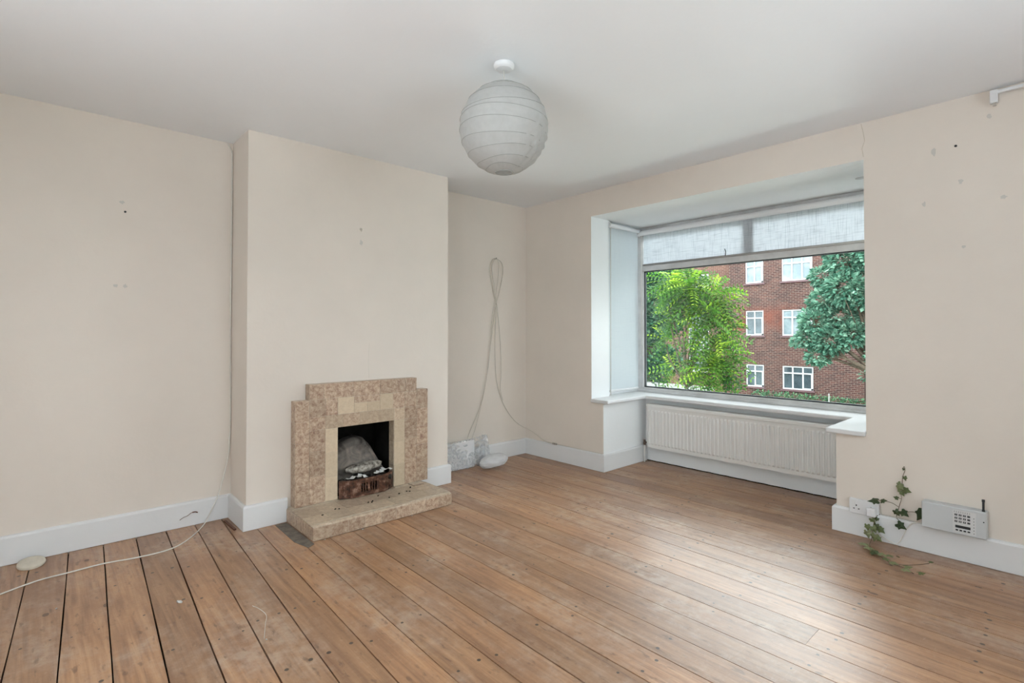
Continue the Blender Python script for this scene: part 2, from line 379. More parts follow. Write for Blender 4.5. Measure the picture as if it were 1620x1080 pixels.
def brick_mat(name, c1, c2, mortar, red=0.3):
    g = NG(name)
    t = g.n('TexCoord').outputs['Object']; sx_ = g.n('SeparateXYZ'); g.set(sx_, 0, t)
    cx = g.n('CombineXYZ'); g.set(cx, 0, g.math('ADD', sx_.outputs[1], sx_.outputs[0])); g.set(cx, 1, sx_.outputs[2])
    b = g.n('TexBrick'); g.set(b, 'Vector', cx.outputs[0]); g.set(b, 'Scale', 1.0)
    g.set(b, 'Brick Width', 0.235); g.set(b, 'Row Height', 0.082); g.set(b, 'Mortar Size', 0.010); g.set(b, 'Mortar Smooth', 0.2); g.set(b, 'Bias', -0.1)
    g.set(b, 'Color1', (*c1, 1)); g.set(b, 'Color2', (*c2, 1)); g.set(b, 'Mortar', (*mortar, 1))
    n = g.noise(t, 0.55, 3, 0.5)
    # courses of redder brick level with the first-floor windows
    zb = g.math('SUBTRACT', 1.0, g.math('MINIMUM', 1.0, g.math('MULTIPLY', g.math('ABSOLUTE', g.math('SUBTRACT', sx_.outputs[2], 1.65)), 1.1)))
    f = g.math('MULTIPLY', g.math('MULTIPLY', g.ramp(n, [(0.40, (0, 0, 0)), (0.52, (1, 1, 1))]), zb), red)
    c = g.mix(f, b.outputs[0], (0.17, 0.038, 0.021, 1))
    n2 = g.noise(t, 2.5, 4)
    c = g.mix(1.0, c, g.ramp(n2, [(0.3, (0.80, 0.80, 0.82)), (0.7, (1.15, 1.12, 1.1))]), 'MULTIPLY')
    return g.done(g.bsdf(c, 0.9, 0.1))
M['brick'] = brick_mat('mixed_red_stock_brick', (0.044, 0.018, 0.019), (0.100, 0.038, 0.032), (0.20, 0.165, 0.14), 0.85)
M['brick2'] = brick_mat('pink_stock_brick', (0.095, 0.040, 0.033), (0.14, 0.062, 0.048), (0.21, 0.16, 0.13), 0.3)
M['render'] = plain('pale_house_render', (0.55, 0.53, 0.49), 0.9, var=0.08)
M['sillb'] = plain('plum_painted_sill', (0.115, 0.06, 0.065), 0.6)
M['roof'] = plain('brown_roof_tile', (0.12, 0.07, 0.05), 0.9, var=0.2)
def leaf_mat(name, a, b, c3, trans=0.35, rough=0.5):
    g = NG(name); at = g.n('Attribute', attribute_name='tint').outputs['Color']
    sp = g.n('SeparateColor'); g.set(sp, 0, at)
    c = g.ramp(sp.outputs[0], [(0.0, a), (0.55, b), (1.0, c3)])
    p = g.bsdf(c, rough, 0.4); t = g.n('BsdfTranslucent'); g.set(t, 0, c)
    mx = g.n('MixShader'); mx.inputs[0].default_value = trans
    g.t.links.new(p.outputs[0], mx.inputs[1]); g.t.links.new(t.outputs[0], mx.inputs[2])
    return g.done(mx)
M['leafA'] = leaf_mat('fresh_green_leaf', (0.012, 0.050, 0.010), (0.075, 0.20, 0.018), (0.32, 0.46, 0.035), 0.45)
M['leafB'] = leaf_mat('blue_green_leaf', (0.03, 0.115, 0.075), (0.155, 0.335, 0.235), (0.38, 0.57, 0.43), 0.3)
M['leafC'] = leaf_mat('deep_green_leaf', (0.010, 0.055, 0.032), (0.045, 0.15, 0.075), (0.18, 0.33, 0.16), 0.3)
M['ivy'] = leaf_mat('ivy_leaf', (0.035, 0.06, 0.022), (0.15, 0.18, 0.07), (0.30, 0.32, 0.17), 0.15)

# ------------------------------------------------------------------ SETTING
X0, Y0 = -5.2, -5.3        # far sides of the room, behind the camera
# floor boards
mb = MB()
lines = [-2.012]
x = -2.012
while x < 0.72: x += 0.155; lines.append(x)
x = -2.012
for st in (0.153, 0.148, 0.151, 0.147, 0.149, 0.149, 0.148, 0.147, 0.148, 0.147, 0.148) + (0.148,)*14:
    x -= st; lines.insert(0, x)
def slant(x): return 0.057*min(1, max(0, (-2.0-x)/0.8))
def bx_(xl, y): return xl+slant(xl)*(y+1.5)
joints = {}
rj = random.Random(3)
def ubound(y): return 0.66 if -2.70 < y < -0.94 else 0.02
for i in range(len(lines)-1):
    a, b = lines[i], lines[i+1]
    if a > 0.63: continue
    gap = 0.0015+0.0013*rj.random()
    if a < -2.3: gap += 0.0003
    ya, yb = (0.02, Y0-0.02) if b < 0.06 else (-0.94, -2.70)
    cuts = [ya]
    if b < 0.06:
        if a < -1.28 < b: cuts.append(-2.98)
        elif a < -1.02 < b+0.0: cuts.append(-1.95)
        elif rj.random() < 0.18: cuts.append(-rj.uniform(3.2, 4.8))
    cuts.append(yb)
    for q in range(len(cuts)-1):
        t0, t1 = cuts[q]-(0.001 if q else 0), cuts[q+1]
        rnd = rj.random()
        n = 12; g0 = gap
        for k in range(n):
            yk, yl = t0+(t1-t0)*k/n, t0+(t1-t0)*(k+1)/n
            w0 = g0*(0.6+0.8*math.sin(k*1.3+i)**2); w1 = g0*(0.6+0.8*math.sin((k+1)*1.3+i)**2)
            xa0, xb0 = bx_(a, yk)+w0, bx_(b, yk)-w0; xa1, xb1 = bx_(a, yl)+w1, bx_(b, yl)-w1
            vs = [(xa0, yk, 0), (xb0, yk, 0), (xb1, yl, 0), (xa1, yl, 0), (xa0, yk, -0.015), (xb0, yk, -0.015), (xb1, yl, -0.015), (xa1, yl, -0.015)]
            base = len(mb.v); mb.v += vs
            for f in ((3, 2, 1, 0), (0, 3, 7, 4), (2, 1, 5, 6)):
                mb.f.append([base+j for j in f]); mb.m.append(0); mb.c.append((rnd, 0.0, 0))
            if k == 0: mb.f.append([base+j for j in (0, 1, 5, 4)]); mb.m.append(0); mb.c.append((rnd, 0, 0))
            if k == n-1: mb.f.append([base+j for j in (2, 3, 7, 6)]); mb.m.append(0); mb.c.append((rnd, 0, 0))
top_faces = [k for k in range(len(mb.f)) if all(abs(mb.v[j][2]) < 1e-6 for j in mb.f[k])]
tf = set(top_faces)
mb.box((X0-0.1, Y0-0.1, -0.03), (0.66, 0.05, -0.016), 1)
fl = mb.build('floor', [M['floor'], M['under']], attr=True, normals=False, kind='structure', label='stripped pine floorboards, scuffed and gapped')
# across-board coordinate (0..1) in the green channel, for the nail pairs
ca = fl.data.attributes['tint'].data
for p in fl.data.polygons:
    if p.index in tf:
        r_ = ca[p.loop_start].color[0]
        for j, li in enumerate(p.loop_indices):
            # face order (3,2,1,0): 3->a side, 2->b side, 1->b side, 0->a side
            ca[li].color = (r_, (0.0, 1.0, 1.0, 0.0)[j], 0, 1)

mb = MB(); mb.box((X0-0.15, Y0-0.15, H), (0.25, 0.15, H+0.12))
mb.build('ceiling', M['ceil'], kind='structure', label='plain white ceiling')
mb = MB(); mb.box((X0-0.15, 0, -0.03), (0.25, 0.15, H))
mb.build('wall_left', M['wall'], kind='structure', label='cream wall behind the chimney breast')
mb = MB(); panel(mb, 'X', 0, 0.25, Y0, 0, -0.03, H, [(-2.845, -0.823, 0.59, 2.183), (-2.69, -0.95, -0.03, 0.59)], 0, 1)
wr = mb.build('wall_right', [M['wall'], M['reveal']], kind='structure', label='cream window wall with the bay opening')
mb = MB(); panel(mb, 'X', X0-0.15, X0, Y0, 0, -0.03, H, [(-4.3, -2.1, 0.75, 2.1)], 0, 1)
mb.build('wall_rear', [M['wall'], M['reveal']], kind='structure')
mb = MB(); panel(mb, 'Y', Y0-0.15, Y0, X0, 0, -0.03, H, [(-3.1, -0.9, 0.75, 2.1)], 0, 1)
mb.build('wall_back', [M['wall'], M['reveal']], kind='structure')

# chimney breast with fireplace opening
BL, BR, BD = -2.621, -1.161, 0.328
mb = MB(); panel(mb, 'Y', -BD, -BD+0.03, BL, BR, -0.02, H, [(-2.10, -1.655, 0, 0.57)], 0, 1)
mb.box((BL, -BD+0.03, -0.02), (BL+0.03, 0.005, H)); mb.box((BR-0.03, -BD+0.03, -0.02), (BR, 0.005, H))
mb.box((-2.14, -0.03, 0.0), (-1.62, -0.01, 0.9), 1); mb.box((-2.16, -BD+0.03, 0), (-2.12, -0.01, 0.9), 1)
mb.box((-1.64, -BD+0.03, 0), (-1.60, -0.01, 0.9), 1); mb.box((-2.16, -BD+0.03, 0.9), (-1.60, -0.01, 0.92), 1)
mb.box((-2.16, -BD+0.002, -0.01), (-1.60, -0.01, 0.055), 1)
mb.build('wall_chimney', [M['wall'], M['dark']], kind='structure', label='cream chimney breast above the tiled fireplace')

# bay: low walls, soffit
mb = MB()
mb.box((0.25, -0.70, -0.03), (0.88, -0.95, 0.577)); mb.box((0.25, -2.69, -0.03), (0.88, -2.96, 0.577))
mb.box((0.63, -0.95, -0.03), (0.88, -2.69, 0.577))
mb.build('wall_bay', M['reveal'], kind='structure', label='low wall of the window bay behind the radiator')
mb = MB(); mb.box((0.25, -0.68, 2.183), (0.92, -2.98, 2.52))
mb.build('trim_1', M['reveal'], kind='structure', label='white soffit over the window bay')

mb = MB(); mb.lathe([(0.028, 0), (0.028, -0.004), (0.021, -0.006)], (0.405, -2.727, 2.183), 'Z', 24); mb.build('blanking_cap', M['dirty_frame'], bpy.data.objects['trim_1'])
# skirting boards: profile with a small rounded top
SK = 0.148
def skirt(name, pts, label):
    """pts: floor polyline of wall face with the room on the left-hand side normal given by offset sign"""
    mb = MB(); t = 0.02
    n = len(pts); offs = []
    for i in range(n):
        p = Vector(pts[i]).to_2d() if len(pts[i]) > 2 else Vector(pts[i])
        d0 = (Vector(pts[i])-Vector(pts[i-1])).normalized() if i else None
        d1 = (Vector(pts[i+1])-Vector(pts[i])).normalized() if i < n-1 else None
        n0 = Vector((d0.y, -d0.x)) if d0 else None; n1 = Vector((d1.y, -d1.x)) if d1 else None
        if n0 is None: o = n1
        elif n1 is None: o = n0
        else: o = (n0+n1)/(1+n0.dot(n1))
        offs.append((p, o))
    prof = [(0, 0.002), (t, 0.002), (t, SK-0.012), (t*0.75, SK-0.003), (t*0.45, SK), (0, SK)]
    k = len(prof); vs = []
    for p, o in offs:
        for (a, z) in prof: vs.append((p.x+o.x*a, p.y+o.y*a, z))
    fs = [(i*k+j, i*k+(j+1) % k, (i+1)*k+(j+1) % k, (i+1)*k+j) for i in range(n-1) for j in range(k)]
    fs += [list(range(k)), list(range((n-1)*k, n*k))[::-1]]
    mb.add(vs, fs)
    return mb.build(name, M['white'], kind='structure', label=label)
skirt('baseboard_left', [(X0, 0), (BL, 0), (BL, -BD), (-2.385, -BD)], 'white skirting along the left alcove and round the chimney breast corner')
skirt('baseboard_right', [(-1.432, -BD), (BR, -BD), (BR, 0), (0, 0), (0, -0.95), (0.62, -0.95)], 'white skirting from the fireplace round the alcove to the window bay')
skirt('baseboard_bay', [(0.30, -2.69), (0, -2.69), (0, Y0)], 'white skirting below the socket and alarm panel')

# sill
mb = MB()
def sillpiece(poly):
    mb.prism([(a, b, 0.577) for a, b in poly], (0, 0, 0.030))
sillpiece([(-0.03, -0.835), (-0.03, -1.02), (0.52, -1.02), (0.52, -2.64), (-0.03, -2.64), (-0.03, -2.843), (0.25, -2.843), (0.25, -2.93), (0.84, -2.93), (0.84, -0.74), (0.25, -0.74), (0.25, -0.825), (-0.005, -0.825)])
w1 = empty('window_1', (0.80, -1.83, 0.607), kind='structure', label='wide picture window looking onto the street')
mb.build('window_sill', M['white'], w1, bevel=0.008, seg=3)
# main window frame: bottom rail, sides, transom, head, top mullion
FX0, FX1 = 0.775, 0.84
mb = MB()
YL, YR = -0.765, -2.905
mb.box((FX0, YL, 0.607), (FX1, YR, 0.650)); mb.box((FX0, YL, 2.10), (FX1, YR, 2.183))
mb.box((FX0, YL, 0.650), (FX1, YL-0.062, 2.10)); mb.box((FX0, YR, 0.650), (FX1, YR+0.062, 2.10))
mb.box((FX0-0.012, YL, 0.607), (FX0, YR, 0.628))
mb.build('window_frame', M['dirty_frame'], w1, bevel=0.004)
mb = MB(); mb.box((FX0-0.006, YL-0.062, 1.765), (FX1, YR+0.062, 1.815)); mb.build('transom', M['dirty_frame'], w1, bevel=0.004)
for yy in (-1.80,):
    mb = MB(); mb.box((FX0+0.004, yy, 1.815), (FX1, yy-0.085, 2.10)); mb.build('mullion', M['dirty_frame'], w1, bevel=0.003)
mb = MB()
ga, gb, gz0, gz1 = YL-0.062, YR+0.062, 0.650, 1.765
mb.box((0.80, ga, gz0), (0.826, gb, gz0+0.010)); mb.box((0.80, ga, gz1-0.008), (0.826, gb, gz1)); mb.box((0.80, ga, gz0), (0.826, ga-0.008, gz1)); mb.box((0.80, gb, gz0), (0.826, gb+0.008, gz1))
mb.build('gasket', M['gasket'], w1)
mb = MB(); mb.box((0.812, ga, gz0), (0.818, gb, gz1)); mb.build('pane', M['glass'], w1)
mb = MB(); mb.box((0.812, ga, 1.815), (0.818, -1.80, 2.10)); mb.build('pane', M['glass'], w1)
mb = MB(); mb.box((0.812, -1.885, 1.815), (0.818, gb, 2.10)); mb.build('pane', M['glass'], w1)
# side lights of the bay
def side_window(name, y, s, label):
    w_ = empty(name, (0.5, y, 0.607), kind='structure', label=label)
    a, b = y, y+s*0.06
    mb = MB()
    mb.box((0.25, a, 0.607), (0.775, b, 0.665)); mb.box((0.25, a, 2.08), (0.775, b, 2.183))
    mb.box((0.25, a, 0.665), (0.31, b, 2.08)); mb.box((0.715, a, 0.665), (0.775, b, 2.08))
    mb.build('window_frame', M['upvc'], w_, bevel=0.004)
    mb = MB(); mb.box((0.31, a+s*0.02, 0.665), (0.715, a+s*0.026, 2.08)); mb.build('pane', M['glass'], w_)
side_window('window_2', -0.765, 1, 'narrow side window of the bay, covered by a blind')
side_window('window_3', -2.905, -1, 'narrow side window of the bay, hidden by the wall')
for nm, (ax, d, a, b) in {'added_window_4': ('X', X0-0.08, -4.3, -2.1), 'added_window_5': ('Y', Y0-0.08, -3.1, -0.9)}.items():  # unseen windows, added to let more light in from behind the camera
    w_ = empty(nm, ((d, (a+b)/2, 0.75) if ax == 'X' else ((a+b)/2, d, 0.75)), kind='structure')
    mb = MB(); mid = (a+b)/2
    panel(mb, ax, d-0.03, d+0.03, a, b, 0.75, 2.1, [(a+0.06, mid-0.03, 0.81, 2.04), (mid+0.03, b-0.06, 0.81, 2.04)])
    mb.build('window_frame', M['upvc'], w_)
    mb = MB(); panel(mb, ax, d-0.003, d+0.003, a+0.05, b-0.05, 0.80, 2.05, []); mb.build('pane', M['glass'], w_)

# filler patches and old fixings, children of their walls
def patch(parent, plane, u, z, ru, rz, mat, seed):
    rr = random.Random(seed); mb = MB(); n = 14; t = 0.0015
    ring = []
    for j in range(n):
        a = 2*math.pi*j/n; k = 0.6+0.6*rr.random(); ring.append((u+ru*k*math.cos(a), z+rz*k*math.sin(a)))
    if plane == 'X': P = [(-0.0003, q[0], q[1]) for q in ring]; d = (-t, 0, 0)
    elif plane == 'B': P = [(q[0], -BD-0.0003, q[1]) for q in ring]; d = (0, -t, 0)
    else: P = [(q[0], -0.0003, q[1]) for q in ring]; d = (0, -t, 0)
    mb.prism(P, d); return mb.build('filler_patch', mat, parent, bevel=0.0006)
pm = paint('filler_patch_paint', (0.60, 0.565, 0.52), 0.06)
wl = bpy.data.objects['wall_left']; wc = bpy.data.objects['wall_chimney']
for k, (u, z, a, b) in enumerate([(-3.167, 2.147, 0.010, 0.024), (-3.276, 1.964, 0.011, 0.014), (-3.123, 1.872, 0.008, 0.016), (-3.439, 1.853, 0.015, 0.010), (-3.283, 1.623, 0.009, 0.010), (-3.389, 2.27, 0.010, 0.012)]):
    patch(wr, 'X', u, z, a, b, pm, k)
for k, (u, z, a, b) in enumerate([(-3.198, 1.924, 0.012, 0.010), (-3.223, 1.444, 0.012, 0.011), (-3.180, 1.446, 0.010, 0.012)]):
    patch(wl, 'Y', u, z, a, b, pm, 20+k)
patch(wc, 'B', -1.892, 1.80, 0.012, 0.02, pm, 40)
mb = MB(); mb.lathe([(0.006, 0), (0.006, -0.004)], (0, -3.258, 2.154), 'X', 12); mb.build('screw_hole', M['black'], wr)
mb = MB(); mb.lathe([(0.006, 0), (0.006, -0.003)], (-3.183, 0, 1.872), 'Y', 12); mb.build('screw_hole', M['black'], wl)
# hairline settlement cracks above the opening corner and above the fire
mb = MB(); mb.tube([(-0.0005, -2.845, 2.20), (-0.0005, -2.838, 2.25), (-0.0005, -2.852, 2.29), (-0.0005, -2.846, 2.34), (-0.0005, -2.835, 2.395)], 0.0011, 5); mb.build('crack', M['grout'], wr)
mb = MB(); mb.tube([(-1.83, -BD-0.0003, 0.86), (-1.835, -BD-0.0003, 0.98), (-1.828, -BD-0.0003, 1.10)], 0.0008, 5); mb.build('crack', M['cable2'], wc)

# ------------------------------------------------------------------ THINGS
# paper lantern pendant
LC = Vector((-1.990, -1.938, 2.103)); LR = 0.202
t = empty('pendant_lamp', (LC.x, LC.y, H), label='white round paper lantern hanging on a short flex from the ceiling rose', cat='ceiling lamp')
mb = MB(); mb.lathe([(0.046, 0), (0.048, -0.006), (0.046, -0.018), (0.036, -0.026), (0.010, -0.029)], (LC.x, LC.y, H), n=32); mb.build('ceiling_rose', M['upvc'], t, smooth=False, bevel=0.002)
mb = MB(); mb.tube([(LC.x, LC.y, H-0.028), (LC.x, LC.y, LC.z+0.10)], 0.003, 8); mb.build('flex', M['cable'], t, smooth=True)
rl = random.Random(11)
rings = []
for k in range(10):
    th = R(24+k*14.6); rings.append([math.cos(th), 0.055*rl.uniform(-1, 1)*math.sin(th)+(0.03 if k in (3, 4) else 0), rl.uniform(0, 6.28)])
rings[3][1] = 0.10; rings[3][2] = 0.3; rings[4][1] = 0.06; rings[4][2] = 3.2; rings[5][1] = 0.07; rings[5][2] = 0.5+2.6
def ring_z(k, ph): return rings[k][0]+rings[k][1]*math.cos(ph-rings[k][2])+0.012*math.sin(3*ph+k)
mb = MB(); NT, NP = 110, 96; vs = []
for i in range(NT+1):
    th = R(11.5)+(R(168.5)-R(11.5))*i/NT
    for j in range(NP):
        ph = 2*math.pi*j/NP; z = math.cos(th)
        dmin = min(abs(z-ring_z(k, ph)) for k in range(10))
        sag = min(dmin/0.13, 1.0)
        r = LR*(1-0.012*sag**1.1)
        # crushed paper low on the window side
        dent = math.exp(-(((ph-5.35+math.pi) % (2*math.pi)-math.pi)/0.55)**2-((z+0.45)/0.38)**2)
        r *= 1-0.10*dent*(0.6+0.4*math.sin(ph*17+z*9))+0.03*dent*math.sin(ph*31-z*23)
        r *= 1+0.002*math.sin(ph*24)
        vs.append((LC.x+r*math.sin(th)*math.cos(ph), LC.y+r*math.sin(th)*math.sin(ph), LC.z+r*math.cos(th)*1.0))
mb.add(vs, [(i*NP+j, (i+1)*NP+j, (i+1)*NP+(j+1) % NP, i*NP+(j+1) % NP) for i in range(NT) for j in range(NP)])
shade = mb.build('lamp_shade', M['paper'], t, smooth=True)
wire = plain('lantern_rib_wire', (0.36, 0.36, 0.345), 0.6)
for k in range(10):
    pts = []
    for j in range(65):
        ph = 2*math.pi*j/64; z = max(-0.985, min(0.985, ring_z(k, ph))); q = math.sqrt(1-z*z)
        dent = math.exp(-(((ph-5.35+math.pi) % (2*math.pi)-math.pi)/0.55)**2-((z+0.45)/0.38)**2)
        rr = (LR+0.0006)*(1-0.09*dent)
        pts.append((LC.x+rr*q*math.cos(ph), LC.y+rr*q*math.sin(ph), LC.z+rr*z))
    mb = MB(); mb.tube(pts, 0.0010, 5, caps=False); mb.build('rib', wire, shade, smooth=True)
mb = MB()
zb = LC.z-LR*math.cos(R(11.5)); rb = LR*math.sin(R(11.5))
mb.tube([(LC.x+rb*math.cos(a*math.pi/16), LC.y+rb*math.sin(a*math.pi/16), zb) for a in range(33)], 0.0022, 6, caps=False)
mb.build('bottom_ring', wire, shade, smooth=True)
mb = MB(); mb.tube([(LC.x+rb*math.cos(a*math.pi/16), LC.y+rb*math.sin(a*math.pi/16), 2*LC.z-zb) for a in range(33)], 0.0018, 6, caps=False)
for a in (0, 2.09, 4.19): mb.tube([(LC.x, LC.y, LC.z+0.13), (LC.x+rb*math.cos(a), LC.y+rb*math.sin(a), 2*LC.z-zb)], 0.001, 5)
mb.build('wire_spreader', wire, t, smooth=True)
mb = MB(); mb.lathe([(0.012, 0.13), (0.019, 0.125), (0.020, 0.08), (0.016, 0.07)], LC, n=20); mb.build('bulb_holder', M['upvc'], t, smooth=True)

# radiator
t = empty('radiator', (0.56, -1.83, 0.145), label='long white ribbed panel radiator under the bay window sill', cat='radiator')
ya, yb, za, zb = -1.036, -2.625, 0.146, 0.530
mb = MB(); pitch = 0.0335; vs = []; ys = []; y = ya-0.006
while y > yb+0.03:
    for dy, d in ((0, 0), (0.007, 1), (0.0185, 1), (0.0255, 0)): ys.append((y-dy, d))
    y -= pitch
ys = [(ya, 0)]+ys+[(yb, 0)]
zs = [(za, 0.0), (za+0.028, 0), (za+0.040, 1), (zb-0.058, 1), (zb-0.045, 0), (zb, 0)]
for (z, a) in zs:
    for (yy, d) in ys: vs.append((0.524-0.0085*(d*a), yy, z))
n = len(ys)
mb.add(vs, [(i*n+j, i*n+j+1, (i+1)*n+j+1, (i+1)*n+j) for i in range(len(zs)-1) for j in range(n-1)])
mb.box((0.5245, ya-0.004, za+0.004), (0.534, yb+0.004, zb-0.004))
mb.build('front_panel', M['rad'], t)
mb = MB(); mb.box((0.518, ya+0.004, zb), (0.590, yb-0.004, zb+0.007)); mb.box((0.514, ya+0.003, zb-0.022), (0.5235, yb-0.003, zb+0.004))
mb.build('top_cover', M['rad'], t, bevel=0.003)
for yy in (ya, yb-0.003):
    mb = MB(); mb.box((0.519, yy, za+0.006), (0.590, yy+0.003, zb)); mb.build('side_cover', M['rad'], t, bevel=0.001)
mb = MB(); mb.box((0.575, ya-0.01, za+0.01), (0.588, yb+0.01, zb-0.01)); mb.build('back_panel', M['rad'], t)
for yy in (-1.25, -2.40):
    mb = MB(); mb.box((0.588, yy, 0.20), (0.629, yy-0.03, 0.48)); mb.build('bracket', M['metal'], t)
mb = MB(); mb.tube([(0.556, -0.985, 0.0), (0.556, -0.985, 0.168)], 0.0075, 10); mb.build('pipe', M['rad'], t, smooth=True)
mb = MB(); mb.lathe([(0.012, 0.0), (0.013, 0.02), (0.010, 0.028), (0.010, 0.045)], (0.556, -0.985, 0.155), n=14); mb.tube([(0.556, -0.985, 0.178), (0.556, -1.045, 0.178)], 0.009, 10)
mb.build('valve', plain('tarnished_brass_valve', (0.16, 0.11, 0.09), 0.5, 0.5, 0.6), t, smooth=True)
# thin dark strip for the gap between the low wall and the floor
mb = MB(); mb.tube([(0.6290, -0.96-0.05*k, 0.003+0.0012*math.sin(k*2.2)) for k in range(35)], 0.004, 5); mb.build('gap_strip', M['under'], bpy.data.objects['wall_bay'])

# roller blinds
bt = empty('roller_blind', (0.755, -1.83, 2.16), label='wide slubbed linen roller blind pulled down over the top lights of the picture window', cat='blind', group='bay window blinds')
mb = MB(); mb.tube([(0.748, -0.80, 2.128), (0.748, -2.885, 2.128)], 0.024, 20); mb.build('roller', M['upvc'], bt, smooth=False, bevel=0.0)
mb = MB(); mb.box((0.7665, -0.846, 1.826), (0.7675, -2.868, 2.125)); mb.build('blind_fabric', M['linen'], bt)
mb = MB(); mb.tube([(0.767, -0.84, 1.822), (0.767, -2.872, 1.822)], 0.010, 12); mb.build('bottom_bar', plain('taupe_bottom_bar', (0.36, 0.34, 0.325), 0.5), bt, smooth=True)
for yy in (-0.795, -2.886):
    mb = MB(); mb.box((0.724, yy, 2.10), (0.775, yy-0.004, 2.160)); mb.build('bracket', M['upvc'], bt)
mb = MB(); mb.tube([(0.757, -1.655, 1.825), (0.757, -1.658, 1.86), (0.757, -1.650, 1.885)], 0.0035, 6); mb.build('pull_cord', M['gasket'], bt, smooth=True)
bt = empty('roller_blind', (0.52, -0.80, 2.16), label='narrow plain white roller blind lowered over the side window of the bay', cat='blind', group='bay window blinds')
mb = MB(); mb.tube([(0.262, -0.812, 2.148), (0.765, -0.812, 2.148)], 0.021, 20); mb.build('roller', M['upvc'], bt, smooth=True)
mb = MB(); mb.box((0.285, -0.7955, 0.650), (0.738, -0.7965, 2.14)); mb.build('blind_fabric', M['linen2'], bt)
mb = MB(); mb.box((0.285, -0.788, 0.636), (0.738, -0.803, 0.656)); mb.build('bottom_bar', M['upvc'], bt, bevel=0.004)
mb = MB(); mb.lathe([(0.030, 0), (0.032, 0.004), (0.032, 0.010), (0.026, 0.014)], (0.246, -0.812, 2.148), 'X', 20); mb.build('bracket', M['dirty_frame'], bt)
mb = MB(); mb.lathe([(0.020, 0), (0.022, 0.008)], (0.764, -0.812, 2.148), 'X', 16); mb.build('end_cap', M['disc'], bt)
mb = MB()
for dx in (0.752, 0.762): mb.tube([(dx, -0.826, 2.13), (dx, -0.826, 0.95)], 0.0016, 5)
mb.build('chain', M['cable'], bt, smooth=True)
mb = MB(); mb.tube([(0.272, -0.826, 2.12), (0.272, -0.822, 0.612)], 0.003, 6); mb.build('side_cord', M['cable2'], bt, smooth=True)

# ------------------------------------------------------------------ fireplace
fp = empty('fireplace', (-1.875, -0.40, 0), label='stepped tiled fireplace surround with a low raised hearth on the chimney breast', cat='fireplace')
rt = random.Random(5)
SY = -0.398
def tile(mb, axis, plane, u0, u1, z0, z1, pale=0.0, soot=0.0, th=0.005):
    g_ = 0.0008; c = (pale, rt.random(), soot)
    if axis == 'Y': a, b = (u0+g_, plane-th, z0+g_), (u1-g_, plane, z1-g_)
    elif axis == 'X': a, b = (plane-th, u0+g_, z0+g_), (plane, u1-g_, z1-g_)
    elif axis == 'X+': a, b = (plane, u0+g_, z0+g_), (plane+th, u1-g_, z1-g_)
    else: a, b = (u0+g_, z0+g_, plane), (u1-g_, z1-g_, plane+th)
    mb.box(a, b, 0, c)
xa, xb, xc, xd, xe, xf, xg, xh = -2.360, -2.271, -2.168, -2.085, -1.670, -1.586, -1.486, -1.390
mb = MB(); sy = SY+0.005; yb_ = -BD
HZ = 0.088
for (u0, u1, z0, z1) in ((xa+0.0005, xb, HZ, 0.7455), (xb, xd+0.0012, HZ, 0.8455), (xd+0.0012, xe-0.0012, 0.556, 0.8455), (xe-0.0012, xg, HZ, 0.8455), (xg, xh-0.0005, HZ, 0.7585)):
    mb.box((u0, sy-0.0030, z0), (u1, yb_, z1), 1)
def col(u0, u1, z0, z1, k, pale=0, off=0):
    h = (z1-z0)/k
    zz = [z0]+[z0+h*(i+1)+(off if i < k-1 else 0) for i in range(k)]
    for i in range(k): tile(mb, 'Y', sy, u0, u1, zz[i], zz[i+1], pale)
col(xa, xb, HZ, 0.747, 5); col(xb, xc, HZ, 0.555, 3, 0, 0.02); col(xc, xd, HZ, 0.555, 3, 1)
col(xe, xf, HZ, 0.555, 3, 1); col(xf, xg, HZ, 0.555, 3, 0, 0.02); col(xg, xh, HZ, 0.760, 5)
for a, b, c in ((xb, xc, 0), (xc, -2.05, 0.45), (-2.05, -1.93, 0.25), (-1.93, -1.79, 0.55), (-1.79, xe, 0.6), (xe, xf, 0.5), (xf, xg, 0)): tile(mb, 'Y', sy, a, b, 0.555, 0.640, c)
for a, b, c in ((xb, xc, 0), (xc, -2.085, 0), (-2.085, -1.972, 1), (-1.782, -1.680, 1), (-1.680, xf, 0), (xf, xg, 0)): tile(mb, 'Y', sy, a, b, 0.640, 0.750, c)
tile(mb, 'Y', sy, -1.972, -1.875, 0.640, 0.705, 1); tile(mb, 'Y', sy, -1.875, -1.782, 0.640, 0.705, 1)
tile(mb, 'Y', sy, -1.972, -1.782, 0.705, 0.750, 0)
for a, b in ((xb, -2.18), (-2.18, -1.98), (-1.98, -1.782), (-1.782, -1.58), (-1.58, xg)): tile(mb, 'Y', sy, a, b, 0.750, 0.847, 0)
for (p_, z0, z1, k) in ((xa+0.004, HZ, 0.747, 5), (xb+0.004, 0.747, 0.847, 1)):
    for i in range(k): tile(mb, 'X', p_, sy, yb_, z0+(z1-z0)*i/k, z0+(z1-z0)*(i+1)/k, 0.1)
for (p_, z0, z1, k) in ((xh-0.004, HZ, 0.760, 5), (xg-0.004, 0.760, 0.847, 1)):
    for i in range(k): tile(mb, 'X+', p_, sy, yb_, z0+(z1-z0)*i/k, z0+(z1-z0)*(i+1)/k, 0.1)
for i in range(3):
    z0, z1 = HZ+(0.555-HZ)*i/3, HZ+(0.555-HZ)*(i+1)/3
    tile(mb, 'X+', xd, sy, yb_, z0, z1, 1, 0.25, 0.003); tile(mb, 'X', xe, sy, yb_, z0, z1, 1, 0.55, 0.003)
for (u0, u1, z) in ((xa, xb, 0.742), (xg, xh, 0.755), (xb, -1.98, 0.842), (-1.98, -1.70, 0.842), (-1.70, xg, 0.842)): tile(mb, 'Z', z, u0, u1, sy, yb_, 0.3)
mb.build('surround', [M['tile'], M['grout']], fp, bevel=0.0018, attr=True)
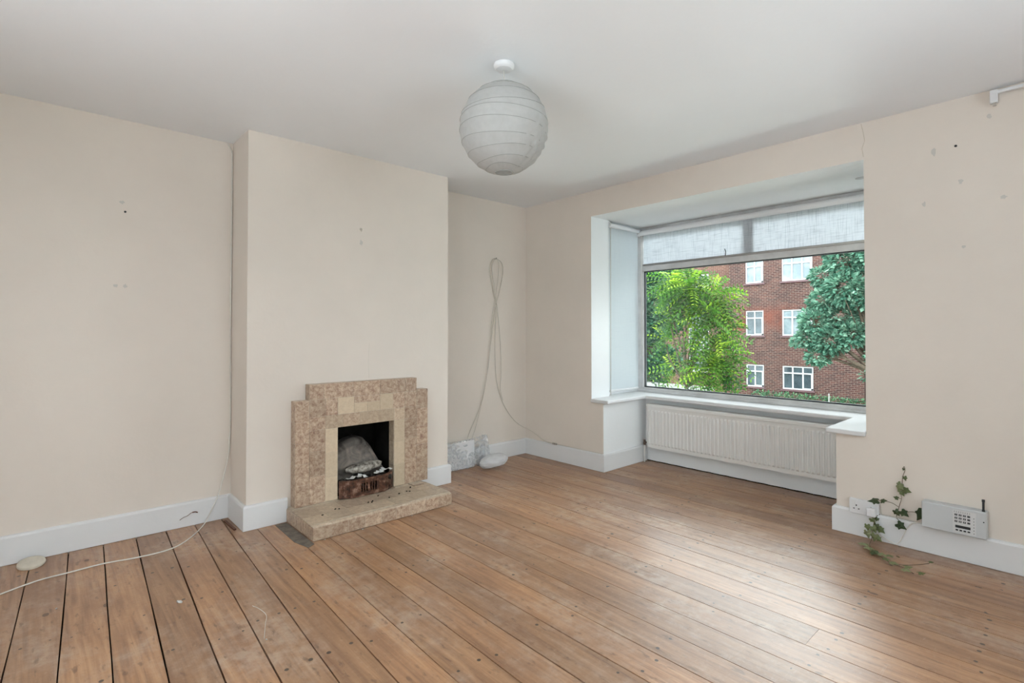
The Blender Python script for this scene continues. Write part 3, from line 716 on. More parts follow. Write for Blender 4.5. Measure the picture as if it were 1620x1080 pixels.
# hearth
hx0, hx1, hy0, hy1 = -2.392, -1.438, -0.770, -BD
mb = MB(); mb.box((hx0+0.0012, hy0+0.0012, 0.002), (hx1-0.0012, hy1, HZ-0.014), 1); mb.box((hx0+0.014, hy0+0.014, 0.03), (hx1-0.014, hy1, HZ-0.0022), 1)
nx = 9
for i in range(nx):
    u0 = hx0+(hx1-hx0)*i/nx; u1 = hx0+(hx1-hx0)*(i+1)/nx
    tile(mb, 'Y', hy0+0.005, u0, u1, 0.003, HZ-0.012, 0.0 if i % 3 else 0.2)
for i in range(4):
    u0 = hy0+(hy1-hy0)*i/4; u1 = hy0+(hy1-hy0)*(i+1)/4
    tile(mb, 'X', hx0+0.005, u0, u1, 0.003, HZ-0.012, 0.1); tile(mb, 'X+', hx1-0.005, u0, u1, 0.003, HZ-0.012, 0.1)
for i in range(7):
    u0 = hx0+(hx1-hx0)*i/7; u1 = hx0+(hx1-hx0)*(i+1)/7
    tile(mb, 'Z', HZ-0.006, u0, u1, hy0+0.028, -0.60, 0.75, 0.22)
    tile(mb, 'Z', HZ-0.006, u0, u1, -0.60, -0.43, 0.7, 0.40 if 1 < i < 5 else 0.22)
    if u1 < xa or u0 > xh: tile(mb, 'Z', HZ-0.006, u0, u1, -0.43, hy1, 0.6, 0.2)
tile(mb, 'Z', HZ-0.006, xd, xe, -0.43, hy1-0.0, 0.3, 0.8)
mb.build('hearth', [M['tile'], M['grout']], fp, bevel=0.0018, attr=True)
mb = MB()
mb.tube([(hx0+0.012, hy1, HZ-0.013), (hx0+0.012, hy0+0.012, HZ-0.013), (hx1-0.012, hy0+0.012, HZ-0.013), (hx1-0.012, hy1, HZ-0.013)], 0.0125, 12, col=(0.55, 0.5, 0.1))
mb.c = [(0.55, 0.5, 0.1)]*len(mb.c)
mb.build('rounded_edge', M['tile'], fp, attr=True, smooth=True)
mb = MB(); mb.box((-1.56, -0.485, HZ-0.002), (-1.475, -0.470, HZ+0.003), 0, (0.4, 0.4, 0.5)); mb.box((-1.56, -0.470, HZ-0.002), (-1.555, -0.40, HZ+0.002), 0, (0.4, 0.4, 0.5))
mb.build('loose_tile_strip', M['tile'], fp, attr=True)
# fireclay back
mb = MB(); out = [(-2.10, 0.10), (-2.10, 0.335), (-2.04, 0.362), (-1.98, 0.405), (-1.92, 0.428), (-1.86, 0.438), (-1.81, 0.424), (-1.765, 0.375), (-1.72, 0.295), (-1.68, 0.215), (-1.66, 0.10)]
n = len(out); rows = [(-0.255, 0.86), (-0.225, 0.95), (-0.190, 1.0), (-0.12, 1.0), (-0.06, 0.9)]
vs = []
cx_, cz_ = -1.88, 0.10
for (yy, k) in rows:
    for (u, z) in out: vs.append((cx_+(u-cx_)*(0.94+0.06*k), yy-0.035*max(0, 1-(z-0.1)/0.18), cz_+(z-cz_)*k))
mb.add(vs, [(i*n+j, i*n+j+1, (i+1)*n+j+1, (i+1)*n+j) for i in range(len(rows)-1) for j in range(n-1)]+[list(range(n))])
fbk = mb.build('fireback', M['fireback'], fp, smooth=False, bevel=0.006)
# grate basket
gt = empty('fire_grate', (-1.88, -0.42, HZ), label='brown slotted iron fire grate with canted corners standing in the fireplace opening', cat='fire grate')
mb = MB(); gz0, gz1 = HZ+0.002, 0.205
gx0, gx1, gy = -2.005, -1.775, -0.452
sl = []
for c0 in (gx0+0.060, gx1-0.105):
    for k in range(3): sl.append((c0+k*0.018, c0+k*0.018+0.011, gz0+0.028, gz1-0.030))
panel(mb, 'Y', gy, gy+0.008, gx0, gx1, gz0, gz1-0.012, sl)
mb.box((gx0-0.002, gy-0.006, gz1-0.014), (gx1+0.002, gy+0.014, gz1)); mb.box((gx0-0.002, gy-0.004, gz0), (gx1+0.002, gy+0.010, gz0+0.012))
mb.build('front_panel', M['grate'], gt, bevel=0.0015)
for (p0, p1) in (((gx0, gy), (-2.078, -0.402)), ((gx1, gy), (-1.690, -0.398))):
    a, b = Vector(p0), Vector(p1); d = (b-a); L = d.length; d.normalize(); nrm = Vector((d.y, -d.x)) if d.x > 0 else Vector((-d.y, d.x))
    mb = MB()
    def seg(s0, s1, z0, z1, o0, o1):
        q = [a+d*s0+nrm*o0, a+d*s1+nrm*o0, a+d*s1+nrm*o1, a+d*s0+nrm*o1]
        mb.prism([(p.x, p.y, z0) for p in q], (0, 0, z1-z0))
    seg(0, L, gz0, gz1-0.010, -0.004, 0.002); seg(0, L, gz1-0.014, gz1, -0.006, 0.006); seg(0, L, gz0, gz0+0.012, -0.004, 0.005)
    k = 6
    for i in range(k): seg(L*(i+0.25)/k, L*(i+0.75)/k, gz0+0.012, gz1-0.014, 0.002, 0.006)
    mb.build('side_panel', M['grate'], gt, bevel=0.001)
mb = MB()
for k in range(9): mb.tube([(-2.05+k*0.042, -0.43, HZ+0.028), (-2.05+k*0.042, -0.24, HZ+0.028)], 0.006, 6)
mb.tube([(-2.065, -0.40, HZ+0.025), (-1.70, -0.40, HZ+0.025)], 0.006, 6)
mb.tube([(-2.065, -0.26, HZ+0.028), (-2.065, -0.26, HZ)], 0.006, 6); mb.tube([(-1.70, -0.26, HZ+0.028), (-1.70, -0.26, HZ)], 0.006, 6)
mb.build('bottom_bars', M['grate'], gt)
def lump(name, c, r, mat, seed, sc3=(1, 1, 1), rough=0.3, sub=2, parent=None, **k):
    bm = bmesh.new(); bmesh.ops.create_icosphere(bm, subdivisions=sub, radius=1)
    rr = random.Random(seed); ph = [rr.uniform(0, 6.28) for _ in range(9)]
    for v in bm.verts:
        p = v.co; d = sum(math.sin(ph[i]+p[i % 3]*(2.1+i*0.9)+p[(i+1) % 3]*1.7) for i in range(9))/9
        v.co = Vector((p.x*sc3[0], p.y*sc3[1], p.z*sc3[2]))*r*(1+rough*d*2+rr.uniform(-0.06, 0.06))
    me = bpy.data.meshes.new(name); bm.to_mesh(me); bm.free(); me.materials.append(mat)
    o = bpy.data.objects.new(name, me); COL.objects.link(o); o.location = c; o.rotation_euler = (rr.uniform(-.3, .3), rr.uniform(-.3, .3), rr.uniform(0, 6))
    return tag(o, **k)
rc = random.Random(21)
for i in range(16):
    cxp = -2.03+0.044*(i % 8)+rc.uniform(-.008, .008); cyp = -0.405+0.075*(i//8)+rc.uniform(-.01, .01)
    lump('coal', (cxp, cyp, HZ+0.080+rc.uniform(0, .010)), 0.0215, M['coal'], 100+i, (1, 1, 0.85), label='charred lump of coal heaped in the fire grate', cat='coal', group='charred coals in the grate')
mb = MB(); rr = random.Random(4); n = 28; vs = [(-1.868, -0.345, 0.274)]
for k, (q, z) in enumerate(((0.45, 0.276), (0.85, 0.268), (1.0, 0.258), (0.97, 0.240), (0.7, 0.228))):
    for j in range(n):
        a = 2*math.pi*j/n; w_ = 1+0.06*math.sin(3*a+1)+0.05*math.sin(7*a)
        vs.append((-1.868+0.130*q*w_*math.cos(a), -0.335+0.062*q*w_*math.sin(a), z+rr.uniform(-.003, .003)+0.008*math.cos(a)))
fs = [(0, 1+j, 1+(j+1) % n) for j in range(n)]
for k in range(4): fs += [(1+k*n+j, 1+(k+1)*n+j, 1+(k+1)*n+(j+1) % n, 1+k*n+(j+1) % n) for j in range(n)]
fs.append([1+4*n+j for j in range(n)][::-1])
mb.add(vs, fs); mb.build('ash_slab', M['ash'], smooth=True, label='flat crusted grey slab of ash lying on the coals in the fire grate', cat='ash')
lump('coal', (-1.90, -0.335, 0.190), 0.045, M['coal'], 150, (1.6, 0.9, 0.7), label='largest charred block, carrying the ash slab', cat='coal')
# torn paper scraps along the top of the grate
def scrap(name, c, w_, l_, seed, mat, **k):
    rr = random.Random(seed); mb = MB(); n = 5; m_ = 3; vs = []; th = rr.uniform(0, 3.1)
    for side in (0, 0.0015):
        for i in range(n):
            for j in range(m_):
                u = (i/(n-1)-0.5)*l_; v = (j/(m_-1)-0.5)*w_; z = 0.35*w_*math.sin(i*1.7+seed)*(0.5+j*0.3)+side
                vs.append((u*math.cos(th)-v*math.sin(th), u*math.sin(th)+v*math.cos(th), z))
    q = n*m_; fs = []
    for i in range(n-1):
        for j in range(m_-1):
            a = i*m_+j; fs.append((a, a+1, a+1+m_, a+m_)); fs.append((q+a+m_, q+a+1+m_, q+a+1, q+a))
    rim = [j for j in range(m_)]+[i*m_+m_-1 for i in range(1, n)]+[(n-1)*m_+j for j in range(m_-2, -1, -1)]+[i*m_ for i in range(n-2, 0, -1)]
    for i in range(len(rim)): a, b = rim[i], rim[(i+1) % len(rim)]; fs.append((a, b, q+b, q+a))
    mb.add(vs, fs); o = mb.build(name, mat, **k); o.location = c; return o
for i, (x_, y_, z_, l_, w_) in enumerate([(-2.012, -0.425, 0.212, 0.05, 0.014), (-1.985, -0.43, 0.215, 0.045, 0.012), (-1.945, -0.425, 0.213, 0.05, 0.02), (-1.915, -0.43, 0.212, 0.04, 0.018), (-1.82, -0.425, 0.214, 0.045, 0.018), (-1.775, -0.41, 0.216, 0.04, 0.02), (-1.725, -0.39, 0.218, 0.06, 0.022)]):
    scrap('paper_scrap', (x_, y_, z_+0.004), w_*1.35, l_*1.3, i*3+1, M['scrap'], label=('leftmost', 'second from left', 'third from left', 'middle', 'third from right', 'second from right', 'rightmost')[i]+' torn pale paper scrap on the coals along the fire grate front', cat='paper scrap', group='paper scraps on the grate')
# soot crumbs on the hearth
for i, (x_, y_) in enumerate([(-1.97, -0.60), (-1.95, -0.61), (-1.935, -0.59), (-1.73, -0.57), (-1.665, -0.56), (-1.65, -0.575), (-2.18, -0.58), (-2.16, -0.59), (-2.28, -0.63), (-1.86, -0.52), (-1.82, -0.60), (-1.60, -0.50)]):
    lump('soot_crumb', (x_, y_, HZ+0.003), 0.0055, M['coal'], 200+i, (1.5, 1, 0.6), sub=1, label='tiny dark soot crumb on the pale hearth tiles', cat='crumb', group='soot crumbs on the hearth')

# ------------------------------------------------------------------ small things
# tv flex down the left corner and across the floor
mb = MB(); mb.tube(spline([(-2.655, -0.004, 2.392), (-2.635, -0.005, 2.36), (-2.628, -0.006, 2.28), (-2.629, -0.006, 1.8), (-2.631, -0.006, 1.2), (-2.628, -0.006, 0.6), (-2.633, -0.010, 0.50), (-2.645, -0.022, 0.376), (-2.690, -0.028, 0.19), (-2.735, -0.034, 0.08), (-2.785, -0.065, 0.006), (-2.895, -0.249, 0.005), (-3.003, -0.35, 0.005), (-3.145, -0.361, 0.005), (-3.287, -0.333, 0.005), (-3.423, -0.343, 0.005), (-3.537, -0.353, 0.005), (-3.664, -0.415, 0.005), (-3.90, -0.56, 0.005), (-4.1, -0.62, 0.005)], 8), 0.0034, 8)
mb.build('cable', M['cable'], smooth=True, label='long white cable down the chimney breast corner and snaking left over the floorboards', cat='cable')
# looped bundle of flex hung in the right alcove
hk = MB(); hk.tube([(-0.395, 0, 1.862), (-0.395, -0.022, 1.862), (-0.395, -0.026, 1.872)], 0.0028, 8); hk.lathe([(0.007, 0), (0.007, -0.004)], (-0.395, 0, 1.862), 'Y', 12)
hk.build('wall_hook', M['metal'], label='small metal hook in the right alcove wall holding the looped cables', cat='hook')
c1 = [(-0.395, -0.012, 1.869), (-0.445, -0.012, 1.84), (-0.468, -0.012, 1.74), (-0.425, -0.012, 1.54), (-0.395, -0.012, 1.42), (-0.405, -0.012, 1.1), (-0.395, -0.012, 0.80), (-0.355, -0.012, 0.62), (-0.27, -0.012, 0.46), (-0.16, -0.012, 0.335), (-0.05, -0.012, 0.262), (-0.012, -0.045, 0.240), (-0.012, -0.15, 0.205), (-0.012, -0.25, 0.165), (-0.022, -0.33, 0.156), (-0.024, -0.40, 0.156)]
c2 = [(-0.395, -0.016, 1.866), (-0.325, -0.016, 1.83), (-0.312, -0.016, 1.73), (-0.36, -0.016, 1.54), (-0.405, -0.016, 1.40), (-0.455, -0.016, 1.10), (-0.50, -0.016, 0.80), (-0.58, -0.016, 0.52), (-0.70, -0.016, 0.30), (-0.735, -0.020, 0.22)]
c3 = [(-0.385, -0.020, 1.866), (-0.365, -0.020, 1.80), (-0.385, -0.020, 1.62), (-0.450, -0.020, 1.30), (-0.475, -0.020, 1.00), (-0.53, -0.020, 0.68), (-0.62, -0.020, 0.38), (-0.69, -0.022, 0.21)]
c4 = [(-0.405, -0.022, 1.866), (-0.450, -0.020, 1.78), (-0.42, -0.020, 1.60), (-0.375, -0.020, 1.34), (-0.345, -0.020, 1.05), (-0.335, -0.020, 0.80), (-0.345, -0.018, 0.66), (-0.31, -0.016, 0.54)]
for pts, nm in ((c1, 'cable from the alcove hook running right to the clips on the skirting'), (c2, 'outer cable from the alcove hook falling left to the wrapped box'), (c3, 'thinner inner cable from the alcove hook falling towards the wrapped box'), (c4, 'short inner loop of cable crossing under the alcove hook')):
    mb = MB(); mb.tube(spline(pts, 10), 0.0030 if pts is not c3 else 0.0022, 7); mb.build('cable', M['cable2'], smooth=True, label='grey-beige '+nm, cat='cable', group='cables on the alcove hook')
for k, yy in enumerate((-0.385, -0.405, -0.425)):
    mb = MB(); mb.box((-0.030, yy, 0.147), (-0.016, yy-0.008, 0.160)); mb.tube([(-0.023, yy-0.004, 0.158), (-0.023, yy-0.004, 0.166)], 0.003, 6)
    mb.build('cable_clip', M['metal'], label=('leftmost', 'middle', 'rightmost')[k]+' of the three small metal cable clips on the window wall skirting', cat='clip', group='clips on the skirting')
# flat wire along the top of the skirting up to the bay
mb = MB(); mb.tube([(-0.008, -0.43, 0.151), (-0.008, -0.70, 0.151), (-0.008, -0.94, 0.151)], 0.0022, 6); mb.build('cable', M['cable2'], smooth=True, label='thin wire lying along the top of the skirting left of the bay', cat='cable')

# film-wrapped box and puffy bag in the alcove
t = empty('wrapped_box', (-0.80, -0.06, 0), label='white box wrapped in crinkled clear film leaning in the right alcove', cat='box')
mb = MB(); mb.box((-1.00, -0.022, 0.003), (-0.70, -0.085, 0.232)); mb.build('box_body', M['upvc'], t, bevel=0.006)
def sheet(name, corners, nu, nv, amp, seed, mat, parent=None, thick=0.0008, **k):
    rr = random.Random(seed); A, B, C, D = [Vector(c) for c in corners]; nrm = (B-A).cross(D-A).normalized()
    ph = [rr.uniform(0, 6.3) for _ in range(8)]; fr = [rr.uniform(5, 26) for _ in range(8)]; vs = []
    for side in (0, thick):
        for i in range(nu+1):
            for j in range(nv+1):
                u, v = i/nu, j/nv
                p = (A*(1-u)+B*u)*(1-v)+(D*(1-u)+C*u)*v
                d = sum(math.sin(ph[q]+fr[q]*(u*math.cos(q*0.8)+v*math.sin(q*0.8))) for q in range(8))/8
                vs.append(p+nrm*(amp*abs(d)*2.2+side))
    q = (nu+1)*(nv+1); fs = []
    for i in range(nu):
        for j in range(nv):
            a = i*(nv+1)+j; fs.append((a, a+1, a+nv+2, a+nv+1)); fs.append((q+a+nv+1, q+a+nv+2, q+a+1, q+a))
    mb = MB(); mb.add(vs, fs); return mb.build(name, mat, parent, smooth=True, normals=False, **k)
sheet('film', [(-1.005, -0.092, 0.004), (-0.600, -0.092, 0.004), (-0.545, -0.045, 0.262), (-1.005, -0.092, 0.236)], 44, 30, 0.012, 3, M['film'], t)
sheet('film', [(-0.66, -0.090, 0.02), (-0.50, -0.075, 0.02), (-0.530, -0.040, 0.25), (-0.60, -0.050, 0.265)], 16, 26, 0.014, 9, M['film'], t)
bm = bmesh.new(); bmesh.ops.create_icosphere(bm, subdivisions=5, radius=1)
rr = random.Random(8)
for v in bm.verts:
    p = v.co.copy(); a = math.atan2(p.y, p.x)
    w_ = 1+0.020*math.sin(a*7+p.z*5)+0.012*math.sin(a*13-p.z*9)+0.008*math.sin(p.z*17+a*4)
    z = p.z*0.062*w_
    z = max(z, -0.044)
    v.co = Vector((p.x*0.150*w_, p.y*0.105*w_, z))
me = bpy.data.meshes.new('plastic_bag'); bm.to_mesh(me); bm.free(); me.materials.append(M['bag'])
for p in me.polygons: p.use_smooth = True
o = bpy.data.objects.new('plastic_bag', me); COL.objects.link(o); o.location = (-0.605, -0.232, 0.062); o.rotation_euler = (R(-14), 0, R(12))
tag(o, 'small puffed white plastic bag on the floor beside the wrapped box', 'plastic bag')

# curtain track at the top right
t = empty('curtain_track', (-0.03, -3.41, 2.36), label='white curtain track end fixed high on the window wall at the right edge', cat='curtain track')
mb = MB(); mb.box((-0.036, -3.405, 2.366), (-0.016, -4.9, 2.382)); mb.build('track', M['upvc'], t, bevel=0.002)
mb = MB(); mb.box((-0.040, -3.395, 2.322), (-0.012, -3.425, 2.386)); mb.build('end_stop', M['upvc'], t, bevel=0.003)
mb = MB(); mb.box((-0.030, -3.405, 2.310), (-0.018, -3.418, 2.323)); mb.build('bracket_screw', M['metal'], t)
for yy in (-3.9, -4.7):
    mb = MB(); mb.box((-0.018, yy, 2.362), (0.0, yy-0.02, 2.388)); mb.build('bracket', M['metal'], t)

# hook / plug hole on the chimney breast
mb = MB(); mb.tube([(-1.894, -BD, 1.895), (-1.894, -BD-0.012, 1.893), (-1.894, -BD-0.014, 1.884), (-1.898, -BD-0.012, 1.876)], 0.0032, 8); mb.lathe([(0.010, 0), (0.009, -0.004)], (-1.894, -BD, 1.893), 'Y', 14)
mb.build('picture_hook', M['cable2'], smooth=True, label='small painted-over picture hook on the chimney breast', cat='hook')

# double socket with plug
t = empty('power_socket', (-0.0, -2.833, 0.17), label='white double power socket set above the skirting right of the bay', cat='socket')
mb = MB(); mb.box((-0.024, -2.762, 0.128), (-0.001, -2.907, 0.212)); mb.build('face_plate', M['upvc'], t, bevel=0.003)
for cy in (-2.798, -2.870):
    mb = MB(); 
    mb.box((-0.0246, cy+0.003, 0.172), (-0.0240, cy-0.003, 0.181)); mb.box((-0.0246, cy+0.016, 0.155), (-0.0240, cy+0.008, 0.160)); mb.box((-0.0246, cy-0.008, 0.155), (-0.0240, cy-0.016, 0.160))
    mb.build('pin_holes', M['black'], t)
for cy in (-2.785, -2.884):
    mb = MB(); mb.box((-0.028, cy+0.006, 0.186), (-0.0235, cy-0.006, 0.204)); mb.build('switch', M['upvc'], t, bevel=0.001)
mb = MB(); mb.box((-0.058, -2.852, 0.134), (-0.0248, -2.898, 0.182)); mb.build('plug', M['upvc'], bevel=0.008, seg=3, label='white three-pin plug pushed into the right half of the power socket', cat='plug')
# cables along the skirting, hanging loop
mb = MB(); mb.tube(spline([(-0.045, -2.875, 0.133), (-0.040, -2.885, 0.105), (-0.030, -2.91, 0.045), (-0.030, -2.97, 0.014), (-0.030, -3.00, 0.022), (-0.028, -3.03, 0.09), (-0.024, -3.06, 0.140), (-0.020, -3.10, 0.155)], 8), 0.0026, 7)
mb.build('cable', M['cable'], smooth=True, label='thin white cable looping from the plug down the skirting to the alarm panel', cat='cable')
mb = MB(); mb.tube(spline([(-0.008, -2.91, 0.20), (-0.008, -2.915, 0.155), (-0.014, -2.93, 0.152), (-0.014, -3.00, 0.153), (-0.014, -3.10, 0.152)], 6), 0.0028, 7)
mb.build('cable', M['cable2'], smooth=True, label='grey cable lying on the skirting top between the power socket and alarm panel', cat='cable')

# alarm panel
t = empty('alarm_panel', (-0.035, -3.236, 0.15), label='flat grey alarm control panel with keypad and stub aerial on the skirting', cat='alarm panel')
mb = MB(); mb.box((-0.068, -3.108, 0.150), (-0.001, -3.366, 0.284)); mb.build('housing', M['alarm'], t, bevel=0.005, seg=3)
mb = MB(); mb.box((-0.0690, -3.236, 0.158), (-0.0675, -3.326, 0.272)); mb.build('keypad_panel', M['keypad'], t)
fx = -0.0695
keys = "123 456 789 "
for r_ in range(3):
    for c0 in range(4):
        yk = -3.249-c0*0.0165; zk = 0.249-r_*0.0165
        mb = MB(); mb.box((fx-0.0012, yk+0.0055, zk-0.0045), (fx+0.001, yk-0.0055, zk+0.0045)); ko = mb.build('key', M['key'], t)
        ch = keys[r_*4+c0]
        if ch != ' ':
            fc = bpy.data.curves.new('digit', 'FONT'); fc.body = ch; fc.size = 0.009; fc.align_x = 'CENTER'; fc.align_y = 'CENTER'; fc.extrude = 0.0001
            tmp = bpy.data.objects.new('digit', fc); me = bpy.data.meshes.new_from_object(tmp); bpy.data.objects.remove(tmp)
            me.materials.append(M['digit'])
            me.transform(Matrix(((0, 0, -1, fx-0.0014), (-1, 0, 0, yk), (0, 1, 0, zk), (0, 0, 0, 1))))
            d_ = bpy.data.objects.new('digit', me); COL.objects.link(d_); d_.parent = ko; d_.matrix_parent_inverse = world(ko).inverted()
mb = MB()
for k in range(8): mb.box((fx-0.0004, -3.242-k*0.0085, 0.260), (fx+0.001, -3.2432-k*0.0085, 0.268))
mb.build('indicator_marks', M['key'], t)
mb = MB()
for k in range(6): mb.box((fx-0.0004, -3.3165, 0.246-k*0.015), (fx+0.001, -3.3195, 0.242-k*0.015))
mb.build('side_marks', M['key'], t)
mb = MB(); mb.box((fx-0.001, -3.246, 0.184), (fx+0.001, -3.305, 0.197)); mb.build('display', M['black'], t)
for c0 in range(4):
    yk = -3.252-c0*0.0155; mb = MB(); mb.box((fx-0.0014, yk+0.005, 0.169), (fx+0.001, yk-0.005, 0.176)); mb.build('key', M['black'], t)
mb = MB(); mb.lathe([(0.003, 0.001), (0.003, -0.0008)], (-0.068, -3.355, 0.236), 'X', 12); mb.build('lock_hole', M['black'], t)
mb = MB(); mb.tube([(-0.045, -3.352, 0.283), (-0.045, -3.352, 0.292), (-0.045, -3.352, 0.293), (-0.045, -3.352, 0.330), (-0.045, -3.352, 0.331), (-0.045, -3.352, 0.343)], [0.0065, 0.006, 0.0048, 0.0048, 0.0062, 0.0062], 12); mb.build('aerial', M['black'], t)

# ivy growing in above the skirting
t = empty('ivy_plant', (-0.02, -2.99, 0.15), label='straggling ivy sprouting behind the skirting between the socket and alarm panel, trailing onto the floor', cat='plant')
stems = [[(-0.012, -2.985, 0.150), (-0.020, -2.995, 0.19), (-0.024, -3.006, 0.235), (-0.018, -3.012, 0.265), (-0.016, -3.008, 0.30), (-0.014, -3.014, 0.34), (-0.012, -3.018, 0.385), (-0.016, -3.028, 0.42), (-0.012, -3.024, 0.440), (-0.012, -3.018, 0.425)],
         [(-0.020, -2.998, 0.215), (-0.030, -2.970, 0.232), (-0.045, -2.935, 0.238), (-0.055, -2.905, 0.238)],
         [(-0.014, -2.99, 0.165), (-0.030, -3.02, 0.190), (-0.026, -3.06, 0.205), (-0.030, -3.09, 0.200)],
         [(-0.018, -3.012, 0.262), (-0.020, -2.99, 0.262)],
         [(-0.012, -2.985, 0.152), (-0.035, -3.01, 0.135), (-0.040, -3.015, 0.125)],
         [(-0.014, -2.91, 0.150), (-0.035, -2.895, 0.135), (-0.045, -2.888, 0.10), (-0.055, -2.885, 0.06), (-0.08, -2.885, 0.02), (-0.14, -2.89, 0.012), (-0.20, -2.91, 0.012), (-0.26, -2.95, 0.010), (-0.30, -2.99, 0.010), (-0.335, -3.03, 0.008), (-0.345, -3.08, 0.006), (-0.385, -3.13, 0.006)],
         [(-0.335, -3.03, 0.008), (-0.30, -3.08, 0.006), (-0.25, -3.12, 0.006), (-0.20, -3.16, 0.010)],
         [(-0.06, -2.885, 0.06), (-0.075, -2.86, 0.05), (-0.08, -2.845, 0.045)]]
mb = MB()
for s_p in stems: mb.tube(spline(s_p, 6), 0.0016, 6)
mb.build('stem', M['stem'], t, smooth=True)
LEAF = [(0, 0), (0.30, -0.20), (0.52, -0.05), (0.46, 0.22), (0.62, 0.42), (0.30, 0.55), (0.16, 0.78), (0, 1.05), (-0.16, 0.78), (-0.30, 0.55), (-0.62, 0.42), (-0.46, 0.22), (-0.52, -0.05), (-0.30, -0.20)]
ri = random.Random(33)
def ivy_leaf(c, size, up, nrm, tint):
    up = Vector(up).normalized(); nrm = Vector(nrm).normalized(); side = up.cross(nrm).normalized(); nrm = side.cross(up)
    c = Vector(c); vs = [c+up*0.4*size+nrm*0.10*size]
    for (a, b) in LEAF: vs.append(c+side*a*size*0.9+up*b*size+nrm*(-0.28*abs(a)*size+0.06*math.sin(b*5)*size))
    n = len(LEAF); bk = [v-nrm*0.0007 for v in vs]
    mb = MB(); mb.add(vs+bk, [(0, 1+i, 1+(i+1) % n) for i in range(n)]+[(n+1, n+2+(i+1) % n, n+2+i) for i in range(n)]+[(1+i, n+2+i, n+2+(i+1) % n, 1+(i+1) % n) for i in range(n)], 0, (tint, tint, tint))
    mb.build('leaf', M['ivy'], t, attr=True, smooth=False)
W = (-1, 0, 0)
ivy_leaf((-0.055, -2.908, 0.238), 0.048, (-0.2, 1, -0.25), (-0.5, 0, 0.9), 0.05)
ivy_leaf((-0.050, -2.925, 0.238), 0.030, (0, -0.6, 0.2), (-0.6, 0, 0.8), 0.10)
ivy_leaf((-0.016, -3.008, 0.345), 0.034, (0, 0.5, -0.8), (-1, 0.2, 0.3), 0.75)
ivy_leaf((-0.018, -3.005, 0.335), 0.040, (0, 0.3, -1), (-1, 0.5, 0.1), 0.70)
ivy_leaf((-0.018, -3.022, 0.315), 0.036, (0, -0.9, -0.2), (-1, 0, 0.5), 0.45)
ivy_leaf((-0.020, -3.012, 0.305), 0.030, (0, -0.3, -0.6), (-1, -0.4, 0.4), 0.5)
ivy_leaf((-0.014, -3.024, 0.385), 0.024, (0, -0.3, -1), (-1, 0.2, 0), 0.4)
ivy_leaf((-0.014, -3.022, 0.430), 0.014, (0, 0.2, -1), (-1, 0.2, 0), 0.1)
ivy_leaf((-0.022, -2.996, 0.262), 0.022, (0, 1, 0.2), (-1, 0, 0.6), 0.2)
ivy_leaf((-0.035, -2.985, 0.195), 0.034, (0, -0.6, -0.8), (-1, 0.3, 0.3), 0.1)
ivy_leaf((-0.036, -3.015, 0.200), 0.040, (-0.2, -0.8, -0.5), (-1, 0, 0.6), 0.05)
ivy_leaf((-0.040, -3.108, 0.220), 0.058, (0, 0.5, -1), (-1, 0.3, 0), 0.0)
ivy_leaf((-0.048, -3.000, 0.130), 0.044, (0, -0.9, -0.5), (-1, 0, 0.5), 0.0)
tr_ = [(-0.035, -2.890, 0.135, 0.024, 0.35), (-0.045, -2.905, 0.135, 0.022, 0.15), (-0.045, -2.875, 0.125, 0.030, 0.55), (-0.05, -2.90, 0.10, 0.032, 0.25), (-0.05, -2.855, 0.085, 0.034, 0.6), (-0.06, -2.885, 0.085, 0.036, 0.65), (-0.06, -2.915, 0.085, 0.036, 0.35), (-0.07, -2.86, 0.055, 0.040, 0.9), (-0.08, -2.90, 0.05, 0.042, 0.75), (-0.10, -2.915, 0.045, 0.030, 0.6)]
for (x_, y_, z_, s_z, tn) in tr_: ivy_leaf((x_, y_, z_), s_z, (ri.uniform(-.2, .1), ri.uniform(-1, 1), -0.7), (-1, ri.uniform(-.4, .4), 0.4), tn)
fl_ = [(-0.17, -2.86, 0.05, 0.9), (-0.21, -2.90, 0.045, 0.95), (-0.24, -2.94, 0.040, 0.25), (-0.26, -2.93, 0.040, 0.15), (-0.28, -2.98, 0.042, 0.85), (-0.31, -3.00, 0.036, 0.6), (-0.25, -3.00, 0.034, 0.7), (-0.345, -3.03, 0.034, 0.8), (-0.39, -3.09, 0.036, 0.95), (-0.355, -3.09, 0.034, 0.75), (-0.39, -3.15, 0.030, 0.45), (-0.20, -3.16, 0.020, 0.3)]
for (x_, y_, s_z, tn) in fl_: ivy_leaf((x_, y_, 0.020), s_z, (ri.uniform(-1, 1), ri.uniform(-1, 1), 0.0), (ri.uniform(-.5, .2), ri.uniform(-.3, .3), 1), tn)

# bits on the floor and skirting
mb = MB(); mb.lathe([(0.052, 0.0), (0.056, 0.006), (0.054, 0.016), (0.040, 0.021), (0.02, 0.022)], (0, 0, 0), n=36)
o = mb.build('plastic_disc', M['disc'], smooth=False, bevel=0.002, label='yellowed plastic disc tipped against the skirting at the far left', cat='disc'); o.location = (-3.562, -0.105, 0.006); o.rotation_euler = (R(12), 0, 0)
mb = MB(); mb.tube(spline([(-2.905, -0.024, 0.050), (-2.885, -0.028, 0.063), (-2.865, -0.026, 0.068), (-2.845, -0.030, 0.082), (-2.825, -0.032, 0.084), (-2.812, -0.028, 0.076)], 6), [0.0016]*20+[0.0035]*11, 6)
mb.build('twisted_wire', M['brown'], smooth=True, label='short dark red twisted wire poking from the left alcove skirting', cat='wire')
mb = MB(); mb.box((-0.006, -0.10, 0.0), (0.008, 0.10, 0.010)); o = mb.build('wood_offcut', M['brown'], bevel=0.002, label='dark brown wooden offcut on the floor in the left corner by the chimney breast', cat='offcut'); o.location = (-2.672, -0.185, 0.001); o.rotation_euler = (0, 0, R(2))
